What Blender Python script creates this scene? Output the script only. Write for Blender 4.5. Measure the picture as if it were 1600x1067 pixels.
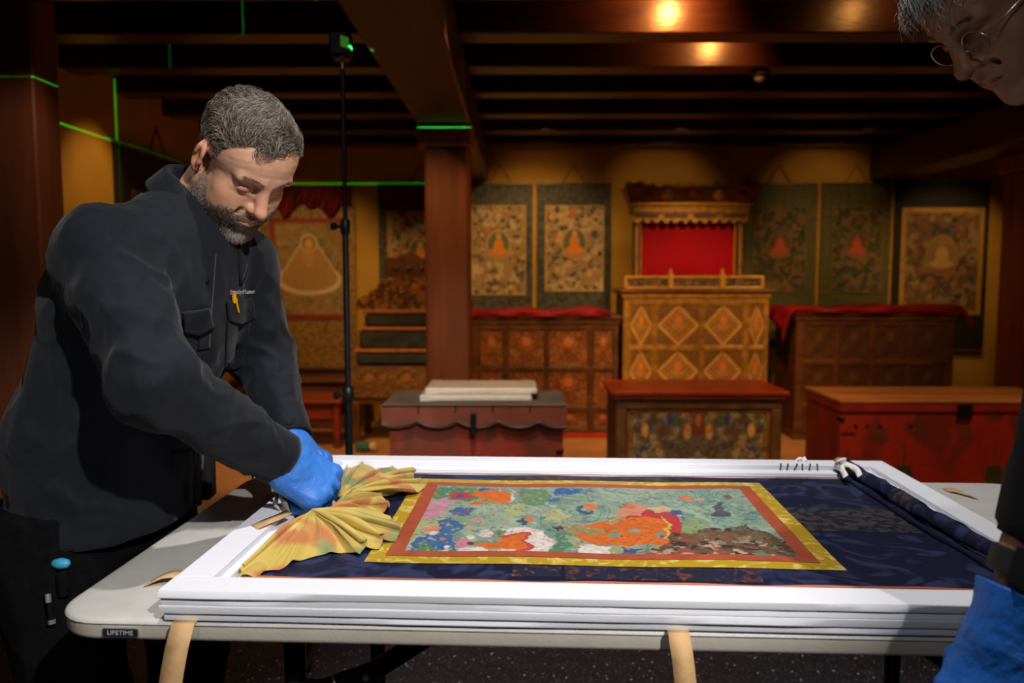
import bpy, bmesh, math, random
import numpy as np
from mathutils import Vector, Matrix
from mathutils.bvhtree import BVHTree

random.seed(7)
RNG = np.random.default_rng(11)
for o in list(bpy.data.objects):
    bpy.data.objects.remove(o)
SC = bpy.context.scene
COL = SC.collection
rad = math.radians

# ------------------------------------------------------------------ camera
CAMZ = 1.19
FPX = 1600 / 36 * 28
PITCH = math.atan((533.5 - 430) / FPX)
YAW = math.atan(8 / FPX)
cd = bpy.data.cameras.new('camera')
cd.lens = 28; cd.sensor_width = 36; cd.clip_start = 0.05
cd.dof.use_dof = True; cd.dof.focus_distance = 1.28; cd.dof.aperture_fstop = 3.6
cam = bpy.data.objects.new('camera', cd); COL.objects.link(cam)
cam.location = (0, 0, CAMZ)
cam.rotation_euler = (math.pi / 2 - PITCH, 0, YAW)
SC.camera = cam

# ------------------------------------------------------------------ world, exposure
w = bpy.data.worlds.new('world'); SC.world = w; w.use_nodes = True
w.node_tree.nodes['Background'].inputs[0].default_value = (1.0, 0.9, 0.8, 1)
w.node_tree.nodes['Background'].inputs[1].default_value = 0.006
SC.view_settings.view_transform = 'Standard'
SC.view_settings.look = 'None'
SC.view_settings.exposure = 0.0
SC.view_settings.gamma = 1.0
SC.view_settings.use_curve_mapping = False

# ------------------------------------------------------------------ lights
def aim(o, target):
    d = Vector(target) - o.location
    o.rotation_euler = d.to_track_quat('-Z', 'Y').to_euler()

def spot(name, loc, target, power, color, size=60, blend=0.5, radius=0.04):
    l = bpy.data.lights.new(name, 'SPOT')
    l.energy = power; l.color = color; l.spot_size = rad(size); l.spot_blend = blend
    l.shadow_soft_size = radius
    o = bpy.data.objects.new(name, l); COL.objects.link(o)
    o.location = loc; aim(o, target)
    return o

NEUTRAL = (1.0, 0.97, 0.95)
WARM = (1.0, 0.56, 0.20)
# gallery track spots above the work table, plus added fills
spot('gallery_spot_or_fill', (1.00, -0.75, 2.60), (-0.27, 1.31, 0.98), 310, NEUTRAL, 36, 0.55, 0.03)
spot('gallery_spot_or_fill', (-0.05, 1.05, 3.5), (0.24, 1.36, 0.76), 190, NEUTRAL, 44, 0.5, 0.04)
spot('gallery_spot_or_fill', (0.40, 1.00, 3.5), (0.40, 2.75, 0.0), 90, NEUTRAL, 50, 0.8, 0.04)  # added fill so the floor behind the table is not black
spot('gallery_spot_or_fill', (-0.60, -1.40, 3.2), (0.10, 1.30, 0.85), 60, NEUTRAL, 62, 0.8, 0.25)  # weak frontal fill, added to soften the shadows at the front
# warm spots between the joists of the shrine room: two graze the joists, the rest hang at joist level, some added as fill
AMBER = (1.0, 0.40, 0.09)
spot('shrine_spot_or_fill', (0.66, 3.20, 2.335), (0.62, 3.42, 2.255), 20, AMBER, 140, 0.9, 0.02)
spot('shrine_spot_or_fill', (0.98, 3.69, 2.35), (0.90, 3.95, 2.20), 12, AMBER, 130, 0.9, 0.02)
spot('shrine_spot_or_fill', (1.50, 3.10, 2.37), (1.50, 3.42, 2.20), 3.0, AMBER, 130, 0.9, 0.02)
for x, y, tx, ty, tz, p in (
        (-1.6, 4.25, -2.3, 4.2, 1.45, 14), (-1.6, 4.80, -1.75, 6.5, 0.9, 60), (-0.95, 4.80, -0.85, 6.0, 0.9, 34),
        (0.10, 4.80, 0.12, 6.5, 1.10, 80), (0.25, 4.25, 0.2, 5.7, 0.25, 60), (1.25, 4.27, 1.25, 5.7, 0.80, 105),
        (2.3, 4.80, 2.4, 6.5, 0.8, 36), (2.6, 4.27, 2.6, 5.6, 0.9, 24), (3.45, 5.40, 3.42, 6.5, 1.20, 26), (1.15, 5.45, 1.15, 6.5, 1.70, 8), (2.45, 5.45, 2.45, 6.5, 1.70, 8), (0.2, 5.45, 0.2, 6.5, 1.70, 4), (-1.35, 2.6, -1.95, 3.02, 1.35, 9),  # hanging lamp, upper-wall washes and pier light added to brighten those surfaces
        (-0.10, 2.55, -0.16, 3.5, 0.5, 70), (-0.75, 3.2, -0.36, 4.1, 1.0, 26), (1.0, 3.2, 1.0, 4.3, 0.4, 60), (2.1, 3.2, 2.1, 4.1, 0.45, 70),  # the spot aimed at the pillar is an added front fill
        (-1.3, 4.27, -1.2, 5.2, 0.0, 110), (0.5, 5.35, 0.45, 5.5, 0.0, 40), (1.9, 5.35, 1.9, 5.4, 0.0, 30)):
    spot('shrine_spot_or_fill', (x, y, 2.17), (tx, ty, tz), p, WARM if y > 2.6 else (1.0, 0.78, 0.52), 62, 0.8, 0.03)

# the laser level on the stand: a real light whose beam is two thin sheets
LASER = Vector((-0.48, 2.74, 1.926))
ll = bpy.data.lights.new('laser_beam', 'POINT'); ll.energy = 340; ll.color = (0.02, 1.0, 0.10); ll.shadow_soft_size = 0.0
lo = bpy.data.objects.new('laser_beam', ll); COL.objects.link(lo); lo.location = LASER
ll.use_nodes = True
nt = ll.node_tree; N = nt.nodes; L = nt.links
em = [n for n in N if n.type == 'EMISSION'][0]
tc = N.new('ShaderNodeTexCoord')
def vdot(vec):
    n = N.new('ShaderNodeVectorMath'); n.operation = 'DOT_PRODUCT'; n.inputs[1].default_value = vec
    L.new(tc.outputs['Normal'], n.inputs[0]); return n.outputs['Value']
def mth(op, a, b=None):
    n = N.new('ShaderNodeMath'); n.operation = op
    for i, s in enumerate((a, b)):
        if s is None: continue
        if isinstance(s, (int, float)): n.inputs[i].default_value = s
        else: L.new(s, n.inputs[i])
    return n.outputs[0]
pl = Vector((-1.0, 1.0, 0)).normalized()
pn = Vector((-pl.y, pl.x, 0))
horiz = mth('MULTIPLY', mth('LESS_THAN', mth('ABSOLUTE', vdot((0, 0, 1))), 0.0020),
            mth('GREATER_THAN', vdot((-0.94, 0.342, 0)), 0.15))
vert = mth('MULTIPLY', mth('LESS_THAN', mth('ABSOLUTE', vdot(pn)), 0.0022), mth('GREATER_THAN', vdot(pl), 0.45))
L.new(mth('MULTIPLY', mth('MAXIMUM', horiz, vert), 1.0), em.inputs['Strength'])

# ------------------------------------------------------------------ projection helper (layout only)
def _ray(px, py):
    x = (px - 800) / FPX; z = (533.5 - py) / FPX
    d = (x, math.cos(PITCH) + z * math.sin(PITCH), -math.sin(PITCH) + z * math.cos(PITCH))
    c, s = math.cos(YAW), math.sin(YAW)
    return Vector((c * d[0] - s * d[1], s * d[0] + c * d[1], d[2]))
def atY(px, py, Y):
    r = _ray(px, py); return r * (Y / r.y) + Vector((0, 0, CAMZ))
def atZ(px, py, Z):
    r = _ray(px, py); return r * ((Z - CAMZ) / r.z) + Vector((0, 0, CAMZ))

# ------------------------------------------------------------------ mesh helpers
class MB:
    def __init__(self): self.v = []; self.f = []
    def add(self, vs, fs):
        b = len(self.v); self.v += [tuple(map(float, p)) for p in vs]; self.f += [tuple(i + b for i in f) for f in fs]; return self
    def box(self, x0, x1, y0, y1, z0, z1, bev=0.0):
        c = ((x0 + x1) / 2, (y0 + y1) / 2, (z0 + z1) / 2); h = (abs(x1 - x0) / 2, abs(y1 - y0) / 2, abs(z1 - z0) / 2)
        bev = min(bev, min(h) * 0.9)
        S = [(a, b, d) for a in (-1, 1) for b in (-1, 1) for d in (-1, 1)]
        if bev <= 0:
            vs = [tuple(c[i] + s[i] * h[i] for i in range(3)) for s in S]
            return self.add(vs, [(0, 1, 3, 2), (4, 6, 7, 5), (0, 4, 5, 1), (2, 3, 7, 6), (0, 2, 6, 4), (1, 5, 7, 3)])
        vs = []; ix = {}
        for s in S:
            for a in range(3):
                ix[s, a] = len(vs)
                vs.append(tuple(c[i] + s[i] * (h[i] - (0 if i == a else bev)) for i in range(3)))
        fs = []
        for a in range(3):
            b, d = [i for i in range(3) if i != a]
            for sg in (-1, 1):
                q = []
                for sb, sd in ((-1, -1), (1, -1), (1, 1), (-1, 1)):
                    s = [0, 0, 0]; s[a] = sg; s[b] = sb; s[d] = sd; q.append(ix[tuple(s), a])
                fs.append(q)
            for sb in (-1, 1):
                for sd in (-1, 1):
                    s0 = [0, 0, 0]; s0[a] = -1; s0[b] = sb; s0[d] = sd; s1 = list(s0); s1[a] = 1
                    s0 = tuple(s0); s1 = tuple(s1)
                    fs.append((ix[s0, b], ix[s1, b], ix[s1, d], ix[s0, d]))
        for s in S: fs.append((ix[s, 0], ix[s, 1], ix[s, 2]))
        return self.add(vs, fs)
    def tube(self, pts, r, n=8, cap=True):
        pts = [Vector(p) for p in pts]; m = len(pts)
        rr = r if isinstance(r, (list, tuple)) else [r] * m
        up = Vector((0, 0, 1)); vs = []
        prev = None
        for i, p in enumerate(pts):
            t = (pts[min(i + 1, m - 1)] - pts[max(i - 1, 0)]).normalized()
            if prev is None:
                a = t.orthogonal().normalized() if abs(t.z) > .9 else t.cross(up).normalized()
            else:
                a = (prev - t * prev.dot(t)).normalized()
            prev = a; b = t.cross(a)
            for k in range(n):
                q = 2 * math.pi * k / n
                vs.append(p + (a * math.cos(q) + b * math.sin(q)) * rr[i])
        fs = []
        for i in range(m - 1):
            for k in range(n):
                fs.append((i * n + k, i * n + (k + 1) % n, (i + 1) * n + (k + 1) % n, (i + 1) * n + k))
        if cap:
            fs.append(tuple(range(n))[::-1]); fs.append(tuple((m - 1) * n + k for k in range(n)))
        return self.add(vs, fs)
    def lathe(self, prof, n=16, c=(0, 0, 0), ax=None):
        vs = []; c = Vector(c)
        if ax is None: A, B, Z = Vector((1, 0, 0)), Vector((0, 1, 0)), Vector((0, 0, 1))
        else:
            Z = Vector(ax).normalized(); A = Z.orthogonal().normalized(); B = Z.cross(A)
        for r, z in prof:
            for k in range(n):
                q = 2 * math.pi * k / n
                vs.append(c + A * (r * math.cos(q)) + B * (r * math.sin(q)) + Z * z)
        fs = []
        for i in range(len(prof) - 1):
            for k in range(n):
                fs.append((i * n + k, i * n + (k + 1) % n, (i + 1) * n + (k + 1) % n, (i + 1) * n + k))
        fs.append(tuple(range(n))[::-1]); fs.append(tuple((len(prof) - 1) * n + k for k in range(n)))
        return self.add(vs, fs)
    def prism(self, poly, o, u, v, thick):
        """polygon (a,b) in plane o + a*u + b*v, extruded by the vector thick"""
        o, u, v, th = Vector(o), Vector(u), Vector(v), Vector(thick); n = len(poly)
        p0 = [o + u * a + v * b for a, b in poly]
        return self.add(p0 + [p + th for p in p0],
                        [tuple(range(n))[::-1], tuple(range(n, 2 * n))] + [(i, (i + 1) % n, n + (i + 1) % n, n + i) for i in range(n)])
    def grid(self, fn, nu, nv):
        vs = [fn(i / nu, j / nv) for j in range(nv + 1) for i in range(nu + 1)]
        return self.add(vs, [(j * (nu + 1) + i, j * (nu + 1) + i + 1, (j + 1) * (nu + 1) + i + 1, (j + 1) * (nu + 1) + i) for j in range(nv) for i in range(nu)])

def mesh_from(name, vs, fs, recalc=True):
    me = bpy.data.meshes.new(name)
    me.from_pydata([tuple(p) for p in vs], [], fs)
    if recalc:
        bm = bmesh.new(); bm.from_mesh(me); bmesh.ops.recalc_face_normals(bm, faces=bm.faces); bm.to_mesh(me); bm.free()
    me.validate(); me.update()
    return me

def link(name, me, mat, parent=None, smooth=None):
    if mat is not None:
        me.materials.clear()
        for m in (mat if isinstance(mat, (list, tuple)) else [mat]): me.materials.append(m)
    if smooth is not None:
        me.shade_smooth()
        if smooth < 179: me.set_sharp_from_angle(angle=rad(smooth))
    o = bpy.data.objects.new(name, me); COL.objects.link(o)
    if parent is not None:
        o.parent = parent
        o.matrix_parent_inverse = parent.matrix_world.inverted()
    return o

def obj(name, mb, mat, parent=None, smooth=None, recalc=True):
    return link(name, mesh_from(name, mb.v, mb.f, recalc), mat, parent, smooth)

def tag(o, label, cat=None, group=None, kind=None):
    if label: o['label'] = label
    if cat: o['category'] = cat
    if group: o['group'] = group
    if kind: o['kind'] = kind
    return o

def thing(name, label, cat, loc=(0, 0, 0), rotz=0.0, group=None):
    e = bpy.data.objects.new(name, None); COL.objects.link(e)
    e.location = loc; e.rotation_euler = (0, 0, rotz); e.empty_display_size = 0.05
    e.matrix_world = Matrix.Translation(loc) @ Matrix.Rotation(rotz, 4, 'Z')
    return tag(e, label, cat, group)

def lpart(name, mb, mat, parent, smooth=None, recalc=True):
    """part whose coordinates are local to its parent"""
    o = link(name, mesh_from(name, mb.v, mb.f, recalc), mat, None, smooth)
    o.parent = parent
    return o

# ------------------------------------------------------------------ materials
MATS = {}
def mat(name, col, rough=0.6, var=0.15, scale=8.0, bump=0.0, bscale=60.0, col2=None, metal=0.0, spec=0.5,
        stretch=None, sheen=0.0, coat=0.0, vcol=False, emis=None, sss=0.0, detail=4.0, vmul=False, alpha=None, contrast=1.0):
    if name in MATS: return MATS[name]
    m = bpy.data.materials.new(name); m.use_nodes = True
    nt = m.node_tree; n = nt.nodes; l = nt.links
    b = n['Principled BSDF']
    b.inputs['Roughness'].default_value = rough; b.inputs['Metallic'].default_value = metal
    b.inputs['Specular IOR Level'].default_value = spec
    if sheen: b.inputs['Sheen Weight'].default_value = sheen
    if coat: b.inputs['Coat Weight'].default_value = coat; b.inputs['Coat Roughness'].default_value = 0.15
    if sss:
        b.inputs['Subsurface Weight'].default_value = sss
        b.inputs['Subsurface Radius'].default_value = (0.012, 0.005, 0.003); b.inputs['Subsurface Scale'].default_value = 0.5
    tcn = n.new('ShaderNodeTexCoord'); src = tcn.outputs['Object']
    if stretch:
        mp = n.new('ShaderNodeMapping'); mp.inputs['Scale'].default_value = stretch; l.new(src, mp.inputs[0]); src = mp.outputs[0]
    nz = n.new('ShaderNodeTexNoise'); nz.inputs['Scale'].default_value = scale; nz.inputs['Detail'].default_value = detail
    l.new(src, nz.inputs['Vector'])
    cr = n.new('ShaderNodeValToRGB'); l.new(nz.outputs['Fac'], cr.inputs[0])
    c2 = col2 or tuple(max(0, c * (1 - var)) for c in col)
    c1 = col if col2 else tuple(c * (1 + var) for c in col)
    d = 0.18 / contrast
    cr.color_ramp.elements[0].position = 0.5 - d; cr.color_ramp.elements[1].position = 0.5 + d
    cr.color_ramp.elements[0].color = (*c2, 1); cr.color_ramp.elements[1].color = (*c1, 1)
    out = cr.outputs[0]
    if vcol:
        at = n.new('ShaderNodeAttribute'); at.attribute_name = 'Col'
        mx = n.new('ShaderNodeMix'); mx.data_type = 'RGBA'; mx.blend_type = 'MULTIPLY'; mx.inputs[0].default_value = 1.0
        l.new(out, mx.inputs[6]); l.new(at.outputs['Color'], mx.inputs[7]); out = mx.outputs[2]
    l.new(out, b.inputs['Base Color'])
    if emis:
        b.inputs['Emission Color'].default_value = (*emis[0], 1); b.inputs['Emission Strength'].default_value = emis[1]
    if bump:
        nb = n.new('ShaderNodeTexNoise'); nb.inputs['Scale'].default_value = bscale; nb.inputs['Detail'].default_value = 3
        l.new(src, nb.inputs['Vector'])
        bp = n.new('ShaderNodeBump'); bp.inputs['Strength'].default_value = bump; bp.inputs['Distance'].default_value = 0.01
        l.new(nb.outputs['Fac'], bp.inputs['Height']); l.new(bp.outputs[0], b.inputs['Normal'])
    MATS[name] = m
    return m

def set_cols(me, cols):
    a = me.attributes.new('Col', 'FLOAT_COLOR', 'POINT')
    c = np.ones((len(me.vertices), 4), np.float32); c[:, :3] = cols
    a.data.foreach_set('color', c.ravel())

# value noise on arrays
_LAT = RNG.random((64, 64, 64)).astype(np.float32)
def vnoise(P, s=1.0, off=0.0):
    """smooth value noise 0..1 for points P (...,3)"""
    Q = P * s + off + 100.0
    i = np.floor(Q).astype(np.int32); t = (Q - i).astype(np.float32); t = t * t * (3 - 2 * t)
    i &= 63; j = (i + 1) & 63
    x0, y0, z0 = i[..., 0], i[..., 1], i[..., 2]; x1, y1, z1 = j[..., 0], j[..., 1], j[..., 2]
    tx, ty, tz = t[..., 0], t[..., 1], t[..., 2]
    a = _LAT[x0, y0, z0] * (1 - tx) + _LAT[x1, y0, z0] * tx
    b = _LAT[x0, y1, z0] * (1 - tx) + _LAT[x1, y1, z0] * tx
    c = _LAT[x0, y0, z1] * (1 - tx) + _LAT[x1, y0, z1] * tx
    d = _LAT[x0, y1, z1] * (1 - tx) + _LAT[x1, y1, z1] * tx
    return (a * (1 - ty) + b * ty) * (1 - tz) + (c * (1 - ty) + d * ty) * tz
def fbm(P, s=1.0, off=0.0, n=3):
    r = 0; a = 0.5
    for k in range(n): r = r + a * vnoise(P, s * 2 ** k, off + 7.3 * k); a *= 0.5
    return r / (1 - 0.5 ** n)
def n2(a, b, s=1.0, off=0.0, n=3):
    return fbm(np.stack([a, b, np.full_like(a, off)], -1), s, off, n)
def smooth(x, a, b):
    t = np.clip((x - a) / (b - a), 0, 1); return t * t * (3 - 2 * t)

def mixc(C, m, c):
    m = np.clip(m, 0, 1)[:, None]; return C * (1 - m) + np.array(c) * m
def edge(d, w): return smooth(-d, -w, w)          # 1 inside (d<0)
def el(A, B, ca, cb, ra, rb): return (np.hypot((A - ca) / ra, (B - cb) / rb) - 1) * min(ra, rb)

# ------------------------------------------------------------------ SDF sculpting
class SDF:
    def __init__(self, lo, hi, h):
        self.lo = np.array(lo, float); self.h = h
        n = np.ceil((np.array(hi) - self.lo) / h).astype(int) + 1
        ax = [self.lo[i] + h * np.arange(n[i]) for i in range(3)]
        self.PA = np.stack(np.meshgrid(*ax, indexing='ij'), -1).astype(np.float32)
        self.F = np.full(n, 9.0, np.float32); self.sl = (slice(None),) * 3
    @property
    def P(self): return self.PA[self.sl]
    def win(self, lo=None, hi=None):
        """limit the next operations to a box (None = everywhere)"""
        if lo is None: self.sl = (slice(None),) * 3; return self
        s = []
        for i in range(3):
            a = 0 if lo[i] is None else max(0, int((lo[i] - self.lo[i]) / self.h)); b = self.F.shape[i] if hi[i] is None else min(self.F.shape[i], int((hi[i] - self.lo[i]) / self.h) + 2)
            s.append(slice(a, b))
        self.sl = tuple(s); return self
    def uni(self, D, k=0.02):
        a, b = self.F[self.sl], D
        h = np.clip(0.5 + 0.5 * (b - a) / k, 0, 1)
        self.F[self.sl] = b + (a - b) * h - k * h * (1 - h); return self
    def sub(self, D, k=0.01):
        a, b = self.F[self.sl], -D
        h = np.clip(0.5 - 0.5 * (b - a) / k, 0, 1)
        self.F[self.sl] = b + (a - b) * h + k * h * (1 - h); return self
    def ell(self, c, r, M=None):
        q = self.P - np.array(c, np.float32)
        if M is not None: q = q @ np.array(M, np.float32)       # columns of M = local axes
        r = np.array(r, np.float32)
        k0 = np.linalg.norm(q / r, axis=-1); k1 = np.linalg.norm(q / (r * r), axis=-1) + 1e-6
        return k0 * (k0 - 1) / k1
    def cap(self, a, b, ra, rb, s=None, fa=1.0, fb=1.0):
        """round cone a->b; s = side axis along which the radius is scaled by fa..fb"""
        a = np.array(a, np.float32); b = np.array(b, np.float32); d = b - a; L2 = float(d @ d)
        q = self.P - a
        t = np.clip((q @ d) / L2, 0, 1)
        r = ra + (rb - ra) * t
        q = q - t[..., None] * d
        if s is None: return np.linalg.norm(q, axis=-1) - r
        s = np.array(s, np.float32); dn = d / math.sqrt(L2); s = s - dn * float(s @ dn); s /= np.linalg.norm(s)
        k = fa + (fb - fa) * t
        u = q @ s
        q = q - u[..., None] * s
        return (np.sqrt((u / k) ** 2 + (q * q).sum(-1)) - r) * np.minimum(k, 1)
    def mesh(self, name):
        F = self.F; nx, ny, nz = F.shape
        ins = F < 0
        cnt = np.zeros((nx - 1, ny - 1, nz - 1), np.int8)
        for a in (0, 1):
            for b in (0, 1):
                for c in (0, 1): cnt += ins[a:nx - 1 + a, b:ny - 1 + b, c:nz - 1 + c]
        act = (cnt > 0) & (cnt < 8)
        I = np.argwhere(act); idx = np.full(act.shape, -1, np.int64); idx[act] = np.arange(len(I))
        S = np.zeros((len(I), 3)); C = np.zeros(len(I))
        corner = [(a, b, c) for a in (0, 1) for b in (0, 1) for c in (0, 1)]
        val = {c: F[I[:, 0] + c[0], I[:, 1] + c[1], I[:, 2] + c[2]] for c in corner}
        for c in corner:
            for ax in range(3):
                if c[ax] == 0:
                    e = list(c); e[ax] = 1; e = tuple(e)
                    f0, f1 = val[c], val[e]; m = (f0 < 0) != (f1 < 0)
                    t = f0[m] / (f0[m] - f1[m])
                    p = np.tile(np.array(c, float), (m.sum(), 1)); p[:, ax] += t
                    S[m] += p; C[m] += 1
        V = self.lo + (I + S / C[:, None]) * self.h
        faces = []
        for ax in range(3):
            b, c = [(1, 2), (2, 0), (0, 1)][ax]
            sl0 = [slice(1, -1)] * 3; sl1 = [slice(1, -1)] * 3; sl0[ax] = slice(0, -1); sl1[ax] = slice(1, None)
            i0 = ins[tuple(sl0)]; i1 = ins[tuple(sl1)]
            E = np.argwhere(i0 != i1); flip = i0[tuple(E.T)]
            off = np.ones(3, int); off[ax] = 0; E = E + off
            def g(db, dc):
                q = E.copy(); q[:, b] += db; q[:, c] += dc; return idx[q[:, 0], q[:, 1], q[:, 2]]
            Q = np.stack([g(-1, -1), g(0, -1), g(0, 0), g(-1, 0)], 1)
            Q[~flip] = Q[~flip][:, ::-1]
            faces.append(Q)
        Q = np.concatenate(faces); Q = Q[(Q >= 0).all(1)]
        me = bpy.data.meshes.new(name)
        me.vertices.add(len(V)); me.vertices.foreach_set('co', V.astype(np.float32).ravel())
        me.loops.add(Q.size); me.loops.foreach_set('vertex_index', Q.astype(np.int32).ravel())
        me.polygons.add(len(Q)); me.polygons.foreach_set('loop_start', np.arange(0, Q.size, 4, dtype=np.int32))
        me.update(calc_edges=True); me.validate(); me.shade_smooth()
        return me, V

def mesh_np(me):
    n = len(me.vertices); V = np.empty(n * 3, np.float32); me.vertices.foreach_get('co', V)
    Nn = np.empty(n * 3, np.float32); me.vertices.foreach_get('normal', Nn)
    return V.reshape(-1, 3), Nn.reshape(-1, 3)

def bvh_of(me):
    return BVHTree.FromPolygons([v.co.copy() for v in me.vertices], [tuple(p.vertices) for p in me.polygons])

# ================================================================== THE ROOM
M_ochre = mat('ochre_plaster', (0.50, 0.29, 0.035), 0.75, 0.12, 3, 0.08, 80)
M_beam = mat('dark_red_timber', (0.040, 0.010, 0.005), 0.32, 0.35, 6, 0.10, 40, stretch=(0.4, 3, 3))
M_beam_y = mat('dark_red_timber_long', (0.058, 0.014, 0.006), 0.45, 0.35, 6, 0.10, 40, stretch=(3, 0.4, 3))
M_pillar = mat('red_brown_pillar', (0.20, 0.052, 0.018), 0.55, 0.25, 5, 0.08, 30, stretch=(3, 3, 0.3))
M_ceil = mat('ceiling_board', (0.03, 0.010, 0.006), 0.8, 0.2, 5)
M_tan = mat('tan_floor', (0.42, 0.20, 0.085), 0.55, 0.12, 4, 0.03, 60)

def terrazzo():
    m = bpy.data.materials.new('black_terrazzo'); m.use_nodes = True; n = m.node_tree.nodes; l = m.node_tree.links; b = n['Principled BSDF']
    t = n.new('ShaderNodeTexCoord')
    base = n.new('ShaderNodeTexNoise'); base.inputs['Scale'].default_value = 30; l.new(t.outputs['Object'], base.inputs[0])
    cr = n.new('ShaderNodeValToRGB'); l.new(base.outputs[0], cr.inputs[0])
    cr.color_ramp.elements[0].color = (0.011, 0.010, 0.012, 1); cr.color_ramp.elements[1].color = (0.030, 0.028, 0.032, 1)
    out = cr.outputs[0]
    for sc, th, c in ((55, 0.17, (0.55, 0.56, 0.62, 1)), (120, 0.20, (0.30, 0.30, 0.34, 1)), (210, 0.24, (0.20, 0.19, 0.22, 1))):
        v = n.new('ShaderNodeTexVoronoi'); v.inputs['Scale'].default_value = sc; l.new(t.outputs['Object'], v.inputs['Vector'])
        w1 = n.new('ShaderNodeTexWhiteNoise'); l.new(v.outputs['Color'], w1.inputs[0])
        gate = n.new('ShaderNodeMath'); gate.operation = 'GREATER_THAN'; gate.inputs[1].default_value = 0.72; l.new(w1.outputs['Value'], gate.inputs[0])
        lt = n.new('ShaderNodeMath'); lt.operation = 'LESS_THAN'; lt.inputs[1].default_value = th; l.new(v.outputs['Distance'], lt.inputs[0])
        mu = n.new('ShaderNodeMath'); mu.operation = 'MULTIPLY'; l.new(gate.outputs[0], mu.inputs[0]); l.new(lt.outputs[0], mu.inputs[1])
        mx = n.new('ShaderNodeMix'); mx.data_type = 'RGBA'; l.new(mu.outputs[0], mx.inputs[0]); l.new(out, mx.inputs[6]); mx.inputs[7].default_value = c
        out = mx.outputs[2]
    l.new(out, b.inputs['Base Color']); b.inputs['Roughness'].default_value = 0.45
    return m

def struct(name, mb, m, label, smooth=None):
    o = obj(name, mb, m, None, smooth); tag(o, label, None, None, 'structure'); return o

struct('floor', MB().box(-4, 4.2, -2, 2.85, -0.1, 0), terrazzo(), 'black speckled terrazzo gallery floor under the work table')
struct('floor.001', MB().box(-4, 4.2, 2.85, 6.7, -0.1, 0), M_tan, 'tan floor of the dim shrine room')
struct('wall_back', MB().box(-2.5, 4.1, 6.5, 6.65, 0, 2.45), M_ochre, 'ochre plaster back wall behind the hanging paintings')
struct('wall_left', MB().box(-2.45, -2.22, 3.0, 6.5, 0, 2.45), M_ochre, 'ochre plaster side wall behind the man')
struct('wall_right', MB().box(3.95, 4.1, 3.0, 6.5, 0, 2.45), M_ochre, 'ochre plaster side wall beyond the black hanging')
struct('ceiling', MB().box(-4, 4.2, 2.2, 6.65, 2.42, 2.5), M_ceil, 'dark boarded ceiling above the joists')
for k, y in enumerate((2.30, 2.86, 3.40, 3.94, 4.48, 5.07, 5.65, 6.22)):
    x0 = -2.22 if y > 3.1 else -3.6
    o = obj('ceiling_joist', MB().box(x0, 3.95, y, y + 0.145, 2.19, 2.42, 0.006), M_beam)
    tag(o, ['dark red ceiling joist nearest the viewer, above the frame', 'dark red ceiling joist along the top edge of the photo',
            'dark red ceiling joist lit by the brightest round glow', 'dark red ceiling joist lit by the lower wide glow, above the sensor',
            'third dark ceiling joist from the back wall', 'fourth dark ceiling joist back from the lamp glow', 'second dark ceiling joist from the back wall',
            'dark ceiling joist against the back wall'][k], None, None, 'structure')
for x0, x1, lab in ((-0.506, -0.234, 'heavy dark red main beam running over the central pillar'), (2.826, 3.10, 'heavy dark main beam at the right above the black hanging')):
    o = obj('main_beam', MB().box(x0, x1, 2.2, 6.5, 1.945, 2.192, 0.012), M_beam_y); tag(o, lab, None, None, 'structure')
def pillar(name, x0, x1, y0, y1, zt, label, cap=True):
    t = thing(name, label, None, ((x0 + x1) / 2, (y0 + y1) / 2, 0)); t['kind'] = 'structure'
    if cap:
        obj('shaft', MB().box(x0, x1, y0, y1, 0.08, zt - 0.11, 0.012), M_pillar, t)
        obj('capital', MB().box(x0 - .037, x1 + .02, y0 - .02, y1 + .03, zt - 0.11, zt, 0.012), M_pillar, t)
        obj('plinth', MB().box(x0 - .03, x1 + .03, y0 - .03, y1 + .03, 0, 0.08, 0.01), M_pillar, t)
    else:
        obj('shaft', MB().box(x0, x1, y0, y1, 0.0, zt, 0.008), M_pillar, t)
    return t
pillar('pillar', -0.469, -0.244, 4.07, 4.31, 1.945, 'square red-brown pillar standing behind the small red trunk')
pillar('pillar', -3.3, -1.80, 3.02, 3.19, 2.42, 'wide red-brown pier at the left edge behind the man', False)
pillar('pillar', 3.13, 3.40, 4.92, 5.22, 1.945, 'square dark red pillar at the right edge')
# wooden ledge along the foot of the wall, left
struct('trim_1', MB().box(-2.22, -1.22, 6.1, 6.5, 0, 0.36, 0.01).box(-2.22, -1.2, 6.07, 6.5, 0.36, 0.39, 0.006), mat('ledge_wood', (0.10, 0.030, 0.012), 0.5, 0.3, 8), 'low dark wooden ledge under the large drape-topped hanging')

# ================================================================== PAINTED SURFACES
def art_grid(name, nu, nv, o, u, v, cols_fn, m, parent, relief=None):
    """flat painted sheet: grid o + a*u + b*v, coloured per vertex by cols_fn(A,B)"""
    o, u, v = (np.array(x, float) for x in (o, u, v))
    A, B = np.meshgrid(np.linspace(0, 1, nu + 1), np.linspace(0, 1, nv + 1)); A = A.ravel(); B = B.ravel()
    V = o + A[:, None] * u + B[:, None] * v
    nn = np.cross(u, v); nn /= np.linalg.norm(nn)
    if relief is not None: V = V + relief(A, B)[:, None] * nn
    j, i = np.meshgrid(np.arange(nv), np.arange(nu), indexing='ij'); b = (j * (nu + 1) + i).ravel()
    F = np.stack([b, b + 1, b + nu + 2, b + nu + 1], 1)
    me = bpy.data.meshes.new(name); me.from_pydata(V.tolist(), [], F.tolist()); me.update()
    set_cols(me, cols_fn(A, B)); me.shade_smooth()
    return link(name, me, m, parent)

M_paint = mat('painted_wood', (1, 1, 1), 0.55, 0.12, 60, 0.05, 90, vcol=True)
M_cotton = mat('painted_cotton', (1, 1, 1), 0.85, 0.08, 50, 0.04, 200, vcol=True)


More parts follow.
